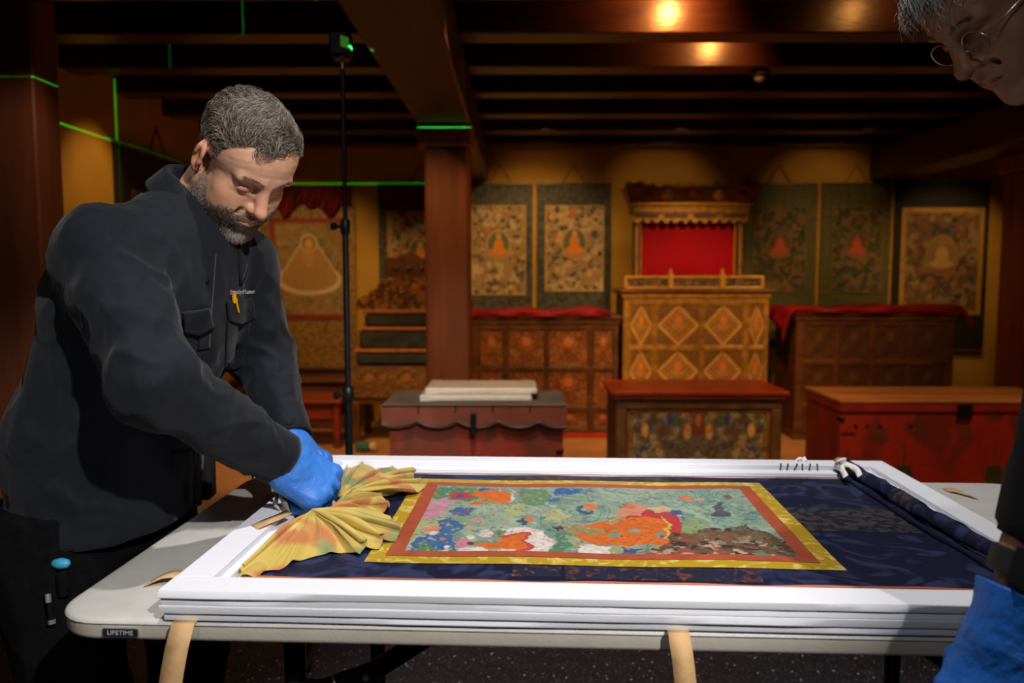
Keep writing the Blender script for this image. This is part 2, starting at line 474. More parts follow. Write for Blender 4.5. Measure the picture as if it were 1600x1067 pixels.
def thangka_art(A, B, sch, seed, asp):
    """a seated figure in a halo among clouds and attendants; asp = height/width"""
    B2 = B * asp; rng = np.random.default_rng(seed)
    n1 = n2(A, B2, 9, seed); n3 = n2(A, B2, 22, seed + 3)
    C = np.tile(np.array(sch['ground']), (len(A), 1)) * (0.75 + 0.5 * n3)[:, None]
    C = mixc(C, smooth(n1, .50, .58), sch['cloud']); C = mixc(C, smooth(n2(A, B2, 14, seed + 9), .60, .66), sch['dark'])
    C = mixc(C, smooth(n2(A, B2, 26, seed + 5), .62, .68) * .8, sch['fig'])
    for k in range(26):                                     # attendants
        a = rng.uniform(.07, .93); b = rng.uniform(.06, .94) * asp
        if np.hypot(a - .5, b - .56 * asp) < .27: continue
        c = (sch['cloud'], sch['fig'], sch['gold'], sch['dark'])[k % 4]
        r = rng.uniform(.03, .055)
        C = mixc(C, edge(el(A, B2, a, b, r, r * 1.2), .008), c); C = mixc(C, edge(el(A, B2, a, b + r * .4, r * .35, r * .35), .006), sch['gold'])
    cx, cy = .5, .56 * asp
    C = mixc(C, edge(el(A, B2, cx, cy, .22, .27), .01), sch['gold']); C = mixc(C, edge(el(A, B2, cx, cy, .195, .245), .01), sch['halo'])
    C = mixc(C, edge(el(A, B2, cx, cy - .19, .21, .06), .01), sch['lotus'])
    C = mixc(C, edge(el(A, B2, cx, cy - .11, .16, .065), .01), sch['robe']); C = mixc(C, edge(el(A, B2, cx, cy, .085, .13), .01), sch['robe'])
    C = mixc(C, edge(el(A, B2, cx, cy + .165, .045, .055), .008), sch['gold'])
    e = np.minimum(np.minimum(A, 1 - A), np.minimum(B2, asp - B2))
    return mixc(C, smooth(-e, -.02, -.012), sch['gold'])

SCH = dict(
    pale=dict(ground=(.34, .25, .12), cloud=(.50, .40, .24), dark=(.05, .075, .085), fig=(.40, .16, .06), gold=(.60, .38, .12), halo=(.12, .15, .12), lotus=(.45, .25, .14), robe=(.72, .26, .03)),
    green=dict(ground=(.055, .075, .03), cloud=(.16, .13, .06), dark=(.03, .045, .03), fig=(.26, .08, .04), gold=(.20, .13, .05), halo=(.13, .075, .04), lotus=(.3, .12, .07), robe=(.50, .10, .04)),
    black=dict(ground=(.16, .10, .045), cloud=(.30, .21, .10), dark=(.05, .055, .06), fig=(.30, .10, .05), gold=(.36, .23, .08), halo=(.30, .18, .08), lotus=(.3, .13, .07), robe=(.55, .36, .12)))

M_brocade_dark = mat('brocade_blue_black', (0.045, 0.050, 0.045), 0.6, 0.5, 30, 0.05, 120, contrast=2)
M_brocade_olive = mat('brocade_olive', (0.085, 0.085, 0.022), 0.65, 0.25, 25, 0.05, 120)
M_black_cloth = mat('black_brocade', (0.010, 0.009, 0.009), 0.7, 0.3, 30)
M_gold_cloth = mat('gold_brocade', (0.26, 0.15, 0.035), 0.55, 0.35, 40, 0.05, 120, contrast=2)
M_gold_silk = mat('gold_edging', (0.48, 0.27, 0.05), 0.5, 0.2, 30)
M_red_silk = mat('crimson_silk', (0.20, 0.002, 0.010), 0.6, 0.35, 10, 0.1, 60, spec=0.25)
M_rod = mat('scroll_rod', (0.10, 0.05, 0.02), 0.4, 0.3, 10)
M_cord = mat('dark_cord', (0.03, 0.02, 0.015), 0.8, 0.2, 50)

def wavy_sheet(x0, x1, z0, z1, y, th=0.006, amp=0.006, n=14):
    mb = MB()
    def fn(s, t, dy): return (x0 + (x1 - x0) * s, y + dy - amp * (0.5 + 0.5 * math.sin(s * 7 + t * 2.3)) * (0.3 + 0.7 * (1 - t)), z0 + (z1 - z0) * t)
    vs = []; m = n + 1
    for dy in (-th, 0):
        for j in range(m):
            for i in range(m): vs.append(fn(i / n, j / n, dy))
    fs = []; K = m * m
    for j in range(n):
        for i in range(n):
            a = j * m + i; fs.append((a, a + 1, a + m + 1, a + m)); fs.append((K + a, K + a + m, K + a + m + 1, K + a + 1))
    for i in range(n):
        fs += [(i, K + i, K + i + 1, i + 1), (n * m + i, n * m + i + 1, K + n * m + i + 1, K + n * m + i)]
        fs += [(i * m, (i + 1) * m, K + (i + 1) * m, K + i * m), (i * m + n, K + i * m + n, K + (i + 1) * m + n, (i + 1) * m + n)]
    return mb.add(vs, fs)

def hanging(name, label, x0, x1, z0, z1, y, ground, sch, seed, pb, edging=None, drape=False, cord=True, art=None, group='thangkas on the back wall'):
    t = thing(name, label, 'painting', ((x0 + x1) / 2, y, z0), group=group)
    obj('brocade_mount', wavy_sheet(x0, x1, z0, z1, y - .012), ground, t, 60)
    px0, px1, pz0, pz1 = pb
    asp = (pz1 - pz0) / (px1 - px0)
    yp = y - 0.030
    if edging:
        mb = MB()
        for a, b, c, d in ((px0 - .03, px1 + .03, pz1, pz1 + .03), (px0 - .03, px1 + .03, pz0 - .03, pz0), (px0 - .03, px0, pz0, pz1), (px1, px1 + .03, pz0, pz1)):
            mb.box(a, b, yp + .002, yp + .008, c, d)
        obj('silk_border', mb, edging, t)
    obj('canvas', MB().box(px0, px1, yp + .001, yp + .007, pz0, pz1), M_rod, t)
    f = art or (lambda A, B: thangka_art(A, B, SCH[sch], seed, asp))
    art_grid('painted_image', 130, int(130 * asp), (px0, yp, pz0), (px1 - px0, 0, 0), (0, 0, pz1 - pz0), f, M_cotton, t)
    obj('top_batten', MB().box(x0, x1, y - .03, y - .006, z1 - .012, z1 + .004, .003), M_rod, t)
    obj('bottom_rod', MB().tube([(x0 + .002, y - .03, z0), (x1 - .002, y - .03, z0)], .013, 10), M_rod, t, 40)
    for sx in (x0 + .004, x1 - .004): obj('rod_knob', MB().lathe([(.008, -.010), (.0165, -.006), (.0165, .006), (.008, .010)], 10, (sx, y - .03, z0), (1, 0, 0)), M_gold_silk, t, 50)
    if cord:
        c = (x0 + x1) / 2
        obj('hanging_cord', MB().tube([(c - .09, y - .012, z1 + .002), (c, y - .006, z1 + .15), (c + .09, y - .012, z1 + .002)], .0035, 5), M_cord, t)
    if drape:
        mb = MB(); w_ = x1 - x0
        def fn(s, tt):
            sag = 0.5 * (1 - abs(math.cos(math.pi * 2 * s))) + .22 + .2 * (1 - min(1, abs(s - .5) * 4)) * 0
            z = z1 - .012 - tt * (.10 + .20 * sag + .02 * math.sin(s * 26))
            return (x0 + .03 + (w_ - .06) * s, y - .045 - .02 * math.sin(s * 44 + tt * 3) * tt - .015 * tt, z)
        mb.grid(fn, 80, 10)
        o = obj('silk_swag', mb, mat('dark_crimson_silk', (.12, .003, .006), .6, .5, 12, spec=.2), t, 179, False); o.modifiers.new('thick', 'SOLIDIFY').thickness = .003
    return t

def art_bell(A, B):
    asp = 1.27; B2 = B * asp
    n1 = n2(A, B2, 10, 41)
    C = np.tile(np.array((.30, .20, .085)), (len(A), 1)) * (.6 + .7 * n2(A, B2, 24, 3))[:, None]
    C = mixc(C, smooth(n1, .55, .62) * .7, (.16, .13, .06)); C = mixc(C, smooth(n2(A, B2, 30, 5), .6, .66) * .6, (.42, .28, .12))
    # robed figure with a pale outline: wide bell body and a haloed head
    w_ = .10 + .31 * np.clip((.98 - B2) / .45, 0, 1) ** .9
    d = np.minimum(np.maximum(np.abs(A - .5) - w_, np.abs(B2 - .72) - .23), el(A, B2, .5, .50, .43, .19))
    C = mixc(C, edge(d, .012), (.42, .24, .09)); C = mixc(C, edge(np.abs(d) - .012 - .018 * smooth(-B2, -.5, -.3), .01), (.62, .50, .30))
    C = mixc(C, edge(el(A, B2, .5, .98, .13, .13), .01), (.55, .42, .22)); C = mixc(C, edge(el(A, B2, .5, .98, .10, .10), .01), (.30, .17, .07))
    C = mixc(C, edge(el(A, B2, .5, .97, .055, .07), .01), (.60, .36, .14)); C = mixc(C, edge(el(A, B2, .5, .80, .09, .14), .01) * .6, (.55, .30, .10))
    e = np.minimum(np.minimum(A, 1 - A), np.minimum(B2, asp - B2))
    return mixc(C, smooth(-e, -.03, -.02), (.30, .05, .02))

WY = 6.5
hanging('thangka', 'large gold hanging painting of a white-outlined robed figure under a red swag', -2.08, -1.31, .43, 1.91, WY, M_gold_cloth, None, 1, (-1.97, -1.40, .86, 1.62), mat('red_border', (.22, .02, .012), .6), True, False, art_bell)
hanging('thangka', 'narrow painting under a red swag behind the stepped throne, beside the pillar', -1.12, -.45, .55, 1.92, WY, M_brocade_dark, 'pale', 2, (-1.02, -.55, .95, 1.68), M_gold_silk, True, True)
hanging('thangka', 'pale painting of an orange seated figure right beside the pillar', -.40, .125, .72, 1.925, WY, M_brocade_dark, 'pale', 3, (-.37, .07, 1.03, 1.75))
hanging('thangka', 'pale painting of an orange seated figure right of its twin, left of the canopy', .155, .755, .72, 1.925, WY, M_brocade_dark, 'pale', 4, (.225, .70, 1.06, 1.75))
hanging('thangka', 'olive green hanging painting half behind the gold canopy', 1.80, 2.405, .62, 1.923, WY, M_brocade_olive, 'green', 5, (1.90, 2.33, 1.05, 1.74), cord=True)
hanging('thangka', 'olive green hanging painting between its twin and the black hanging', 2.445, 3.0, .62, 1.923, WY, M_brocade_olive, 'green', 6, (2.53, 2.94, 1.05, 1.74), cord=True)
hanging('thangka', 'tall black cloth hanging with a gold painted centre at the far right', 3.03, 3.79, .575, 1.945, WY, M_black_cloth, 'black', 8, (3.12, 3.72, .90, 1.70), M_gold_silk)
for x in (2.425, 3.015): tag(obj('gilt_strip', MB().box(x - .010, x + .010, WY - .02, WY - .001, .7, 1.92, .003), M_gold_silk), 'thin gold strip on the wall ' + ('between the two olive hangings' if x < 2.6 else 'left of the black hanging'), 'strip')

# dark hanging on the left wall
t = thing('thangka', 'dark framed hanging on the side wall behind the man', 'painting', (-2.21, 5.0, .7))
obj('brocade_mount', MB().box(-2.217, -2.205, 4.42, 5.5, .62, 1.92, .003), M_black_cloth, t)
obj('canvas', MB().box(-2.204, -2.199, 4.58, 5.34, .85, 1.68), M_rod, t)
art_grid('painted_image', 110, 120, (-2.197, 4.58, .85), (0, .76, 0), (0, 0, .83), lambda A, B: thangka_art(A, B, SCH['black'], 12, 1.1) * .8, M_cotton, t)
obj('top_batten', MB().box(-2.217, -2.19, 4.41, 5.51, 1.91, 1.93, .003), M_rod, t)
obj('hanging_cord', MB().tube([(-2.205, 4.85, 1.93), (-2.216, 4.96, 2.09), (-2.205, 5.07, 1.93)], .004, 5), M_cord, t)

# ================================================================== FURNITURE AT THE BACK
M_dkwood = mat('dark_carved_wood', (0.10, 0.038, 0.014), 0.45, 0.4, 14, 0.15, 60)
M_bkwood = mat('brown_wood', (0.13, 0.045, 0.016), 0.5, 0.35, 10, 0.12, 50, stretch=(.5, 2, 2))
M_goldwood = mat('gilded_wood', (0.42, 0.22, 0.045), 0.38, 0.35, 20, 0.2, 70, metal=0.25)
M_gilt = mat('bright_gilt', (0.78, 0.44, 0.08), 0.32, 0.2, 20, 0.1, 70, metal=0.45)
M_teal = mat('blackened_teal', (0.022, 0.030, 0.026), 0.5, 0.5, 12, 0.1, 50)
M_iron = mat('black_iron', (0.015, 0.014, 0.014), 0.45, 0.3, 30, metal=0.5)
M_rust = mat('orange_edge', (0.34, 0.11, 0.025), 0.5, 0.3, 20)

def art_carved(A, B, seed, c1, c2, c3):
    n_ = n2(A, B, 7, seed); r = np.abs(np.sin(14 * n_ + 6 * n2(A, B, 4, seed + 2)))
    C = np.tile(np.array(c1), (len(A), 1)) * (.7 + .5 * n2(A, B, 20, seed))[:, None]
    S = 1 - np.abs(A - .5) * 2                                   # mirrored scroll work
    sw = np.sin(11 * S + 4 * np.sin(9 * B + seed)) * np.sin(12 * B + 3 * np.sin(8 * S))
    C = mixc(C, smooth(sw, .25, .5), c2); C = mixc(C, smooth(r, .85, .95) * .5, c3)
    C = mixc(C, edge(el(A, B, .5, .66, .12, .12), .02), c3)
    return C
def art_diamond(A, B, seed, asp):
    C = np.tile(np.array((.20, .095, .022)), (len(A), 1)) * (.6 + .6 * n2(A, B, 24, seed))[:, None]
    d = np.abs(A - .5) + np.abs(B - .5) * .98 - .44
    C = mixc(C, edge(np.abs(d) - .045, .01), (.58, .32, .07)); C = mixc(C, edge(np.abs(np.abs(d) - .045) - .006, .004), (.15, .06, .015))
    C = mixc(C, edge(d + .06, .01), (.30, .13, .03)); C = mixc(C, smooth(np.sin(40 * A) * np.sin(40 * B), .4, .6) * edge(d + .06, .01), (.46, .24, .06))
    C = mixc(C, edge(el(A, B, .5, .62, .08, .10), .02), (.62, .17, .03))
    C = mixc(C, edge(el(A, B, .5, .46, .15, .08), .02) * .7, (.48, .25, .06))
    return C

def cabinet(name, label, x0, x1, y0, y1, z1, cols, rows, M, Mf, art, plinth=None, group=None):
    """panelled cabinet; cols / rows are panel spans in x and z on the front y0"""
    t = thing(name, label, 'cabinet', ((x0 + x1) / 2, (y0 + y1) / 2, 0), group=group)
    obj('carcass', MB().box(x0 + .01, x1 - .01, y0 + .02, y1, .04, z1 - .03, .004), M, t)
    obj('top', MB().box(x0 - .025, x1 + .025, y0 - .02, y1, z1 - .03, z1, .008), M, t)
    obj('cornice', MB().box(x0 - .012, x1 + .012, y0 - .008, y0 + .05, z1 - .065, z1 - .03, .008), Mf, t)
    obj('plinth', MB().box(x0, x1, y0 + .01, y1, 0, .05, .004), plinth or M, t)
    xe = [x0] + [c for ab in cols for c in ab] + [x1]
    for i in range(0, len(xe), 2): obj('stile', MB().box(xe[i], xe[i + 1], y0, y0 + .025, .05, z1 - .065, .005), Mf, t)
    ze = [.05] + [c for ab in rows for c in ab] + [z1 - .065]
    for i in range(0, len(ze), 2):
        if ze[i + 1] > ze[i] + .001: obj('rail', MB().box(x0 + .012, x1 - .012, y0 + .003, y0 + .025, ze[i], ze[i + 1], .004), Mf, t)
    s = 0
    for a, b in cols:
        for c, d in rows:
            s += 1
            f = art(s)
            obj('panel', MB().box(a, b, y0 + .017, y0 + .023, c, d), M, t) if f is None else None
            if f is not None:
                p = art_grid('panel', 44, 44, (a, y0 + .014, c), (b - a, 0, 0), (0, 0, d - c), f, M_paint, t,
                             lambda A, B: .003 * np.sin(9 * A) * np.sin(9 * B))
            # moulding round each panel
            mb = MB()
            for e in ((a, b, c, c + .01), (a, b, d - .01, d), (a, a + .01, c, d), (b - .01, b, c, d)): mb.box(e[0], e[1], y0 + .006, y0 + .02, e[2], e[3], .003)
            obj('panel_moulding', mb, Mf, t)
    return t

def crumple_cloth(name, label, x0, x1, y0, y1, z, h, front, seed, left=0.0, right=0.0):
    """folded cloth lying on a cabinet top, its front edge just over the edge"""
    mb = MB(); nu, nv = 90, 26
    def fn(s, tt):
        x = x0 + (x1 - x0) * s
        q = tt * 1.35
        e = min(s, 1 - s)
        hh = h * (0.75 + 0.35 * math.sin(5 * s + seed) * math.sin(9 * s + 2 * seed) + .10 * math.sin(31 * s + 5 * tt)) * min(1, e * 18 + .15)
        if tt < .72:
            k = tt / .72; y = y1 + (y0 - .03 - y1) * k
            zz = z + .004 + hh * min(1, k * 6) * (1 - .25 * k)
        else:
            k = (tt - .72) / .28; y = y0 - .032 - .008 * math.sin(23 * s + seed) * k
            zz = z + .004 + hh * .75 * (1 - k) - front * k * (1 + .25 * math.sin(13 * s + seed))
        if left and s < .05: zz -= left * (1 - s / .05) * tt; x -= .02
        if right and s > .95: zz -= right * (s - .95) / .05 * tt; x += .03 * (s - .95) / .05
        return (x, y, zz)
    mb.grid(fn, nu, nv)
    o = obj(name, mb, M_red_silk, None, 179, False); m = o.modifiers.new('thick', 'SOLIDIFY'); m.thickness = .004; m.offset = 1
    return tag(o, label, 'cloth', 'crimson cloths on the cabinets')

cab = lambda s: (lambda A, B: art_carved(A, B, s * 3.1, (.13, .045, .014), (.30, .10, .02), (.42, .13, .02)))
cabinet('carved_cabinet', 'carved brown cabinet with orange scrollwork panels left of the gold throne', -.33, .735, 5.75, 6.2, .90,
        [(-.275, -.095), (-.07, .205), (.225, .52), (.55, .70)], [(.07, .20), (.235, .50), (.53, .80)], M_dkwood, M_dkwood, cab, mat('red_plinth', (.42, .04, .015), .5))
crumple_cloth('crimson_cloth', 'folded crimson cloth on the carved cabinet beside the pillar', -.383, .68, 5.748, 6.18, .90, .062, .008, 1.3, left=.08)

dia = lambda s: (lambda A, B: art_diamond(A, B, s * 2.3, 1))
t = cabinet('throne_cabinet', 'gilded cabinet with diamond panels under the gold canopy', .76, 1.80, 5.7, 6.2, 1.09,
            [(.805, .975), (1.00, 1.315), (1.335, 1.625), (1.655, 1.775)], [(.06, .32), (.345, .655), (.68, .985)], M_dkwood, M_goldwood, dia)
# railing and canopy of the throne
c = thing('throne_canopy', 'gold shrine canopy with crimson back panel on the gilded cabinet', 'canopy', (1.26, 5.9, 1.09))
rail = thing('gilt_railing', 'low gilt railing of three dark panels along the cabinet top', 'railing', (1.26, 5.72, 1.09))
for x0, x1, y in ((.77, 1.10, 5.72), (1.10, 1.47, 5.725), (1.47, 1.765, 5.72)):
    obj('rail_frame', MB().box(x0, x1, y, y + .03, 1.092, 1.108, .003).box(x0, x1, y, y + .03, 1.168, 1.186, .003).box(x0, x0 + .018, y, y + .03, 1.108, 1.168).box(x1 - .018, x1, y, y + .03, 1.108, 1.168), M_gilt, rail)
    art_grid('rail_panel', 30, 10, (x0 + .018, y + .012, 1.108), (x1 - x0 - .036, 0, 0), (0, 0, .06), lambda A, B: mixc(np.tile(np.array((.02, .03, .025)), (len(A), 1)), smooth(n2(A * 4, B, 6, x0 * 9), .5, .6), (.30, .12, .04)), M_paint, rail)
for x in (1.10, 1.47): obj('rail_finial', MB().box(x - .016, x + .016, 5.715, 5.755, 1.092, 1.20, .003).lathe([(.014, 0), (.016, .012), (.008, .024), (.002, .04)], 10, (x, 5.735, 1.20)), M_gilt, rail, 40)
for x in (.845, 1.60):
    obj('canopy_post', MB().box(x, x + .055, 5.86, 5.90, 1.092, 1.58, .006), M_dkwood, c)
    obj('post_gilding', MB().box(x + .018, x + .037, 5.853, 5.86, 1.10, 1.57, .003), M_goldwood, c)
for x in (.905, 1.588): obj('post_bead', MB().tube([(x, 5.865, 1.10), (x, 5.865, 1.58)], .006, 8), M_gilt, c, 40)
obj('back_panel', MB().box(.90, 1.60, 5.91, 5.93, 1.092, 1.62), mat('crimson_panel', (.40, .002, .016), .7, .12, 6, spec=.15), c)
obj('canopy_beam', MB().box(.82, 1.68, 5.80, 5.93, 1.63, 1.695, .01), M_goldwood, c)
mb = MB(); pts = [(0, 0)]
for k in range(12): pts += [(.83 * (k + .25) / 12, -.028), (.83 * (k + .5) / 12, -.036), (.83 * (k + .75) / 12, -.028), (.83 * (k + 1) / 12, -.006)]
pts += [(.83, .03), (0, .03)]
obj('canopy_valance', MB().prism(pts, (.835, 5.805, 1.60), (1, 0, 0), (0, 0, 1), (0, .02, 0)), M_goldwood, c)
for k in range(4): obj('valance_panel', MB().box(.85 + .21 * k, 1.02 + .21 * k, 5.796, 5.803, 1.603, 1.628, .002), M_dkwood, c)
obj('cornice_flare', MB().add([(.82, 5.80, 1.695), (1.68, 5.80, 1.695), (1.68, 5.95, 1.695), (.82, 5.95, 1.695), (.765, 5.72, 1.815), (1.745, 5.72, 1.815), (1.745, 5.95, 1.815), (.765, 5.95, 1.815)],
    [(3, 2, 1, 0), (4, 5, 6, 7), (0, 1, 5, 4), (1, 2, 6, 5), (2, 3, 7, 6), (3, 0, 4, 7)]), M_dkwood, c)
obj('cornice_lip', MB().box(.81, 1.69, 5.78, 5.83, 1.69, 1.715, .008), M_gilt, c)
pts = [(0, 0)] + [(.98 * k / 60, .022 + .014 * math.sin(k / 60 * 6 * math.pi) + .010 * math.sin(k / 60 * 22 * math.pi)) for k in range(61)] + [(.98, 0)]
obj('crest', MB().prism(pts, (.765, 5.722, 1.815), (1, 0, 0), (0, 0, 1), (0, .02, 0)), M_goldwood, c)
for k, x in enumerate((.93, 1.07, 1.255, 1.44, 1.60)):
    r = .05 if k in (1, 3) else .036
    obj('cornice_rosette', MB().lathe([(r, 0), (r * .9, .012), (r * .5, .022), (r * .2, .03)], 10, (x, 5.757, 1.765), (0, -.85, -.5)), M_goldwood if k % 2 else mat('rosette_red', (.25, .05, .02), .5), c, 50)

plain = lambda s: (lambda A, B: art_carved(A, B, s * 1.7, (.085, .032, .012), (.11, .042, .015), (.13, .05, .018)))
cabinet('panelled_cabinet', 'plain dark brown panelled cabinet behind the large red trunk', 2.0, 3.13, 5.7, 6.2, .93,
        [(2.06, 2.28), (2.305, 2.53), (2.56, 2.80), (2.83, 3.08)], [(.07, .24), (.27, .55), (.58, .84)], M_bkwood, M_bkwood, plain)
crumple_cloth('crimson_cloth', 'folded crimson cloth on the plain dark cabinet at the right', 1.905, 3.222, 5.697, 6.18, .93, .05, .008, 2.6, left=.22, right=.13)

# stepped throne behind the pillar
t = thing('stepped_throne', 'stepped carved throne of dark tiers half hidden by the pillar', 'throne', (-.775, 5.8, 0))
tx0, tx1 = -1.17, -.385
def tw(px): return (px - 808) * 5.6 / 1244
for x in (tx0, tx1 - .06):
    for y in (5.55, 5.95): obj('leg', MB().box(x, x + .06, y, y + .05, 0, .30, .006), M_dkwood, t)
obj('apron', MB().box(tx0, tx1, 5.56, 6.0, .28, .33, .006), M_dkwood, t)
art_grid('carved_frieze', 80, 20, (tx0, 5.545, .33), (tx1 - tx0, 0, 0), (0, 0, .22), lambda A, B: art_carved(A * 3 % 1, B, 5, (.10, .045, .012), (.24, .12, .03), (.30, .13, .03)), M_paint, t)
obj('base_block', MB().box(tx0 + .002, tx1 - .002, 5.55, 6.0, .33, .55, .006), M_dkwood, t)
for z0, z1, dx in ((.555, .645, .03), (.665, .80, .05), (.825, .92, .09)):
    obj('tier', MB().box(tx0 + dx, tx1 - dx, 5.58 + dx * .5, 6.0, z0, z1, .018), M_teal, t)
    obj('tier_edge', MB().box(tx0 + dx - .012, tx1 - dx + .012, 5.57 + dx * .5, 6.0, z1, z1 + .025, .006), M_rust, t)
pts = [(a * .84, b) for a, b in [(-.44, 0), (-.46, .04), (-.42, .08), (-.40, .05), (-.36, .06), (-.33, .13), (-.27, .15), (-.24, .21), (-.12, .22), (0, .24), (.12, .22), (.24, .21), (.27, .15), (.33, .13), (.36, .06), (.40, .05), (.42, .08), (.46, .04), (.44, 0)]]
obj('carved_mantle', MB().prism(pts, (-.775, 5.68, .945), (1, 0, 0), (0, 0, 1), (0, .05, 0)), mat('mantle_carving', (.20, .085, .022), .42, .6, 30, .6, 60, contrast=2, metal=.2), t)
for k, (x, z, r) in enumerate(((-.36, .07, .035), (-.28, .10, .03), (-.18, .14, .035), (-.06, .15, .04), (.06, .15, .04), (.18, .14, .035), (.28, .10, .03), (.36, .07, .035))):
    obj('scroll_boss', MB().lathe([(r, 0), (r * .8, .010), (r * .5, .006), (r * .3, .014)], 12, (-.775 + x * .86, 5.68, .945 + z), (0, -1, 0)), MATS['mantle_carving'] if k % 4 else M_rust, t, 50)
pts = [(-.17, 0), (-.18, .13), (-.14, .15), (-.09, .14), (-.05, .17), (0, .18), (.05, .17), (.09, .14), (.14, .15), (.18, .13), (.17, 0)]
obj('crown_board', MB().prism(pts, (-.775, 5.72, 1.17), (1, 0, 0), (0, 0, 1), (0, .03, 0)), M_dkwood, t)
for x in (-.09, .0, .09): obj('crown_boss', MB().lathe([(.022, 0), (.018, .012), (.006, .018)], 10, (-.775 + x, 5.72, 1.24), (0, -1, 0)), M_dkwood, t, 50)

# small red low table at left
t = thing('low_table', 'small red low table on the tan floor by the left ledge', 'table', (-1.4, 5.6, 0))
M_redwood = mat('red_lacquer', (.22, .030, .012), .4, .3, 8, .05, 40)
obj('table_top', MB().box(-1.62, -1.20, 5.38, 5.80, .31, .335, .006), M_redwood, t)
obj('drawer_front', MB().box(-1.56, -1.27, 5.41, 5.43, .20, .30, .004), M_redwood, t)
obj('body', MB().box(-1.57, -1.26, 5.425, 5.77, .18, .31, .004), mat('red_lacquer_dark', (.12, .02, .01), .5), t)
for x in (-1.60, -1.265):
    for y in (5.40, 5.74): obj('leg', MB().box(x, x + .045, y, y + .045, 0, .31, .005), M_redwood, t)

# ------------------------------------------------------------------ trunks
def art_blotch(A, B, seed, c1, c2, c3):
    C = np.tile(np.array(c1), (len(A), 1)) * (.8 + .4 * n2(A, B, 20, seed))[:, None]
    C = mixc(C, smooth(n2(A * 2, B, 3, seed), .5, .64), c2); return mixc(C, smooth(n2(A * 2, B, 5, seed + 4), .62, .70) * .7, c3)
t = thing('trunk', 'small red-brown trunk with a scalloped lid under the wrapped foam sheets', 'trunk', (-.18, 3.6, 0))
x0, x1, y0, y1 = -.555, .20, 3.41, 3.80
obj('body', MB().box(x0, x1, y0 + .008, y1, .02, .60, .006), mat('trunk_red', (.20, .018, .012), .55, .3, 7), t)
art_grid('front_panel', 60, 40, (x0, y0 + .006, .02), (x1 - x0, 0, 0), (0, 0, .57), lambda A, B: art_blotch(A, B, 3, (.36, .046, .022), (.22, .048, .022), (.15, .05, .025)), M_paint, t)
sc = [(-.585 + .80 * i / 60, .565 - .030 * abs(math.sin(math.pi * (i / 60 * 4.6 + .1))) ** .6) for i in range(61)]
poly = [(a, b) for a, b in sc] + [(.215, .632), (-.585, .632)]
obj('scalloped_lid', MB().prism(poly, (0, y0 - .018, 0), (1, 0, 0), (0, 0, 1), (0, .024, 0)), mat('lid_brown', (.27, .075, .045), .45, .2, 8), t)
obj('lid_trim', MB().tube([(a, y0 - .02, b) for a, b in sc], .008, 8), mat('dark_trim', (.035, .018, .012), .4), t, 60)
obj('lid_top', MB().box(-.585, .215, y0 - .018, y1 + .015, .618, .636, .006), mat('felt_top', (.12, .095, .075), .8, .2, 10), t)
for k in range(1, 5): obj('lid_seam', MB().box(-.585 + .16 * k - .003, -.585 + .16 * k + .003, y0 - .021, y0 - .017, .60, .632), M_iron, t)
obj('hasp', MB().box(-.20, -.175, y0 - .032, y0 - .016, .50, .60, .004), M_iron, t)
obj('hasp_ring', MB().lathe([(.012, 0), (.014, .006), (.008, .014)], 10, (-.1875, y0 - .03, .51), (0, -1, 0)), M_iron, t, 50)
for z in (.42, .2): obj('corner_iron', MB().box(x1 - .03, x1 + .003, y0 - .002, y0 + .03, z, z + .012), M_iron, t)
# wrapped foam sheets on it
M_wrap = mat('white_wrapped_foam', (.86, .82, .76), .22, .06, 20, .12, 25, coat=.8)
for k, (a, b, cc, d, z, hh, lab) in enumerate(((-.425, .065, 3.46, 3.74, .637, .026, 'white plastic-wrapped foam sheet lying directly on the small trunk'), (-.405, .09, 3.50, 3.77, .665, .026, 'white plastic-wrapped foam sheet on top of the other, glinting'))):
    f = thing('foam_sheet', lab, 'foam sheet', ((a + b) / 2, (cc + d) / 2, z), group='wrapped foam sheets on the trunk')
    obj('foam_core', MB().box(a, b, cc, d, z, z + hh, .006), M_wrap, f)
    obj('wrap_fold', MB().box(a - .003, a + .05, cc - .002, d + .002, z - .0005, z + hh + .0015, .004), M_wrap, f)

t = thing('painted_chest', 'low painted chest with a red top and blue-green relief front', 'chest', (1.0, 4.55, 0))
x0, x1, y0, y1 = .545, 1.455, 4.33, 4.78
M_olive = mat('olive_brown_wood', (.12, .065, .025), .45, .4, 12, .1, 50)
obj('body', MB().box(x0, x1, y0 + .03, y1, .02, .52, .006), mat('chest_side', (.03, .014, .008), .6), t)
obj('red_top', MB().box(.512, 1.485, y0 - .03, y1 + .03, .535, .56, .006), mat('red_top_paint', (.30, .03, .018), .35, .2, 8), t)
obj('top_edge', MB().box(.525, 1.472, y0 - .02, y1 + .02, .512, .536, .006), M_bkwood, t)
obj('frame_rail', MB().box(x0, x1, y0, y0 + .035, .455, .513, .008), M_olive, t); obj('frame_rail', MB().box(x0, x1, y0, y0 + .035, .03, .07, .008), M_olive, t)
for a in (x0, x1 - .06): obj('frame_stile', MB().box(a, a + .06, y0, y0 + .035, .0, .46, .008), M_olive, t)
mb = MB()
for i, (m_, yy) in enumerate(((.0, .012), (.022, .018))):
    a, b, cc, d = x0 + .06 + m_, x1 - .06 - m_, .07 + m_, .455 - m_
    for e in ((a, b, cc, cc + .02), (a, b, d - .02, d), (a, a + .02, cc, d), (b - .02, b, cc, d)): mb.box(e[0], e[1], y0 + yy, y0 + .04, e[2], e[3], .006)
obj('frame_moulding', mb, mat('gold_brown_moulding', (.24, .11, .03), .4, .4, 16), t)
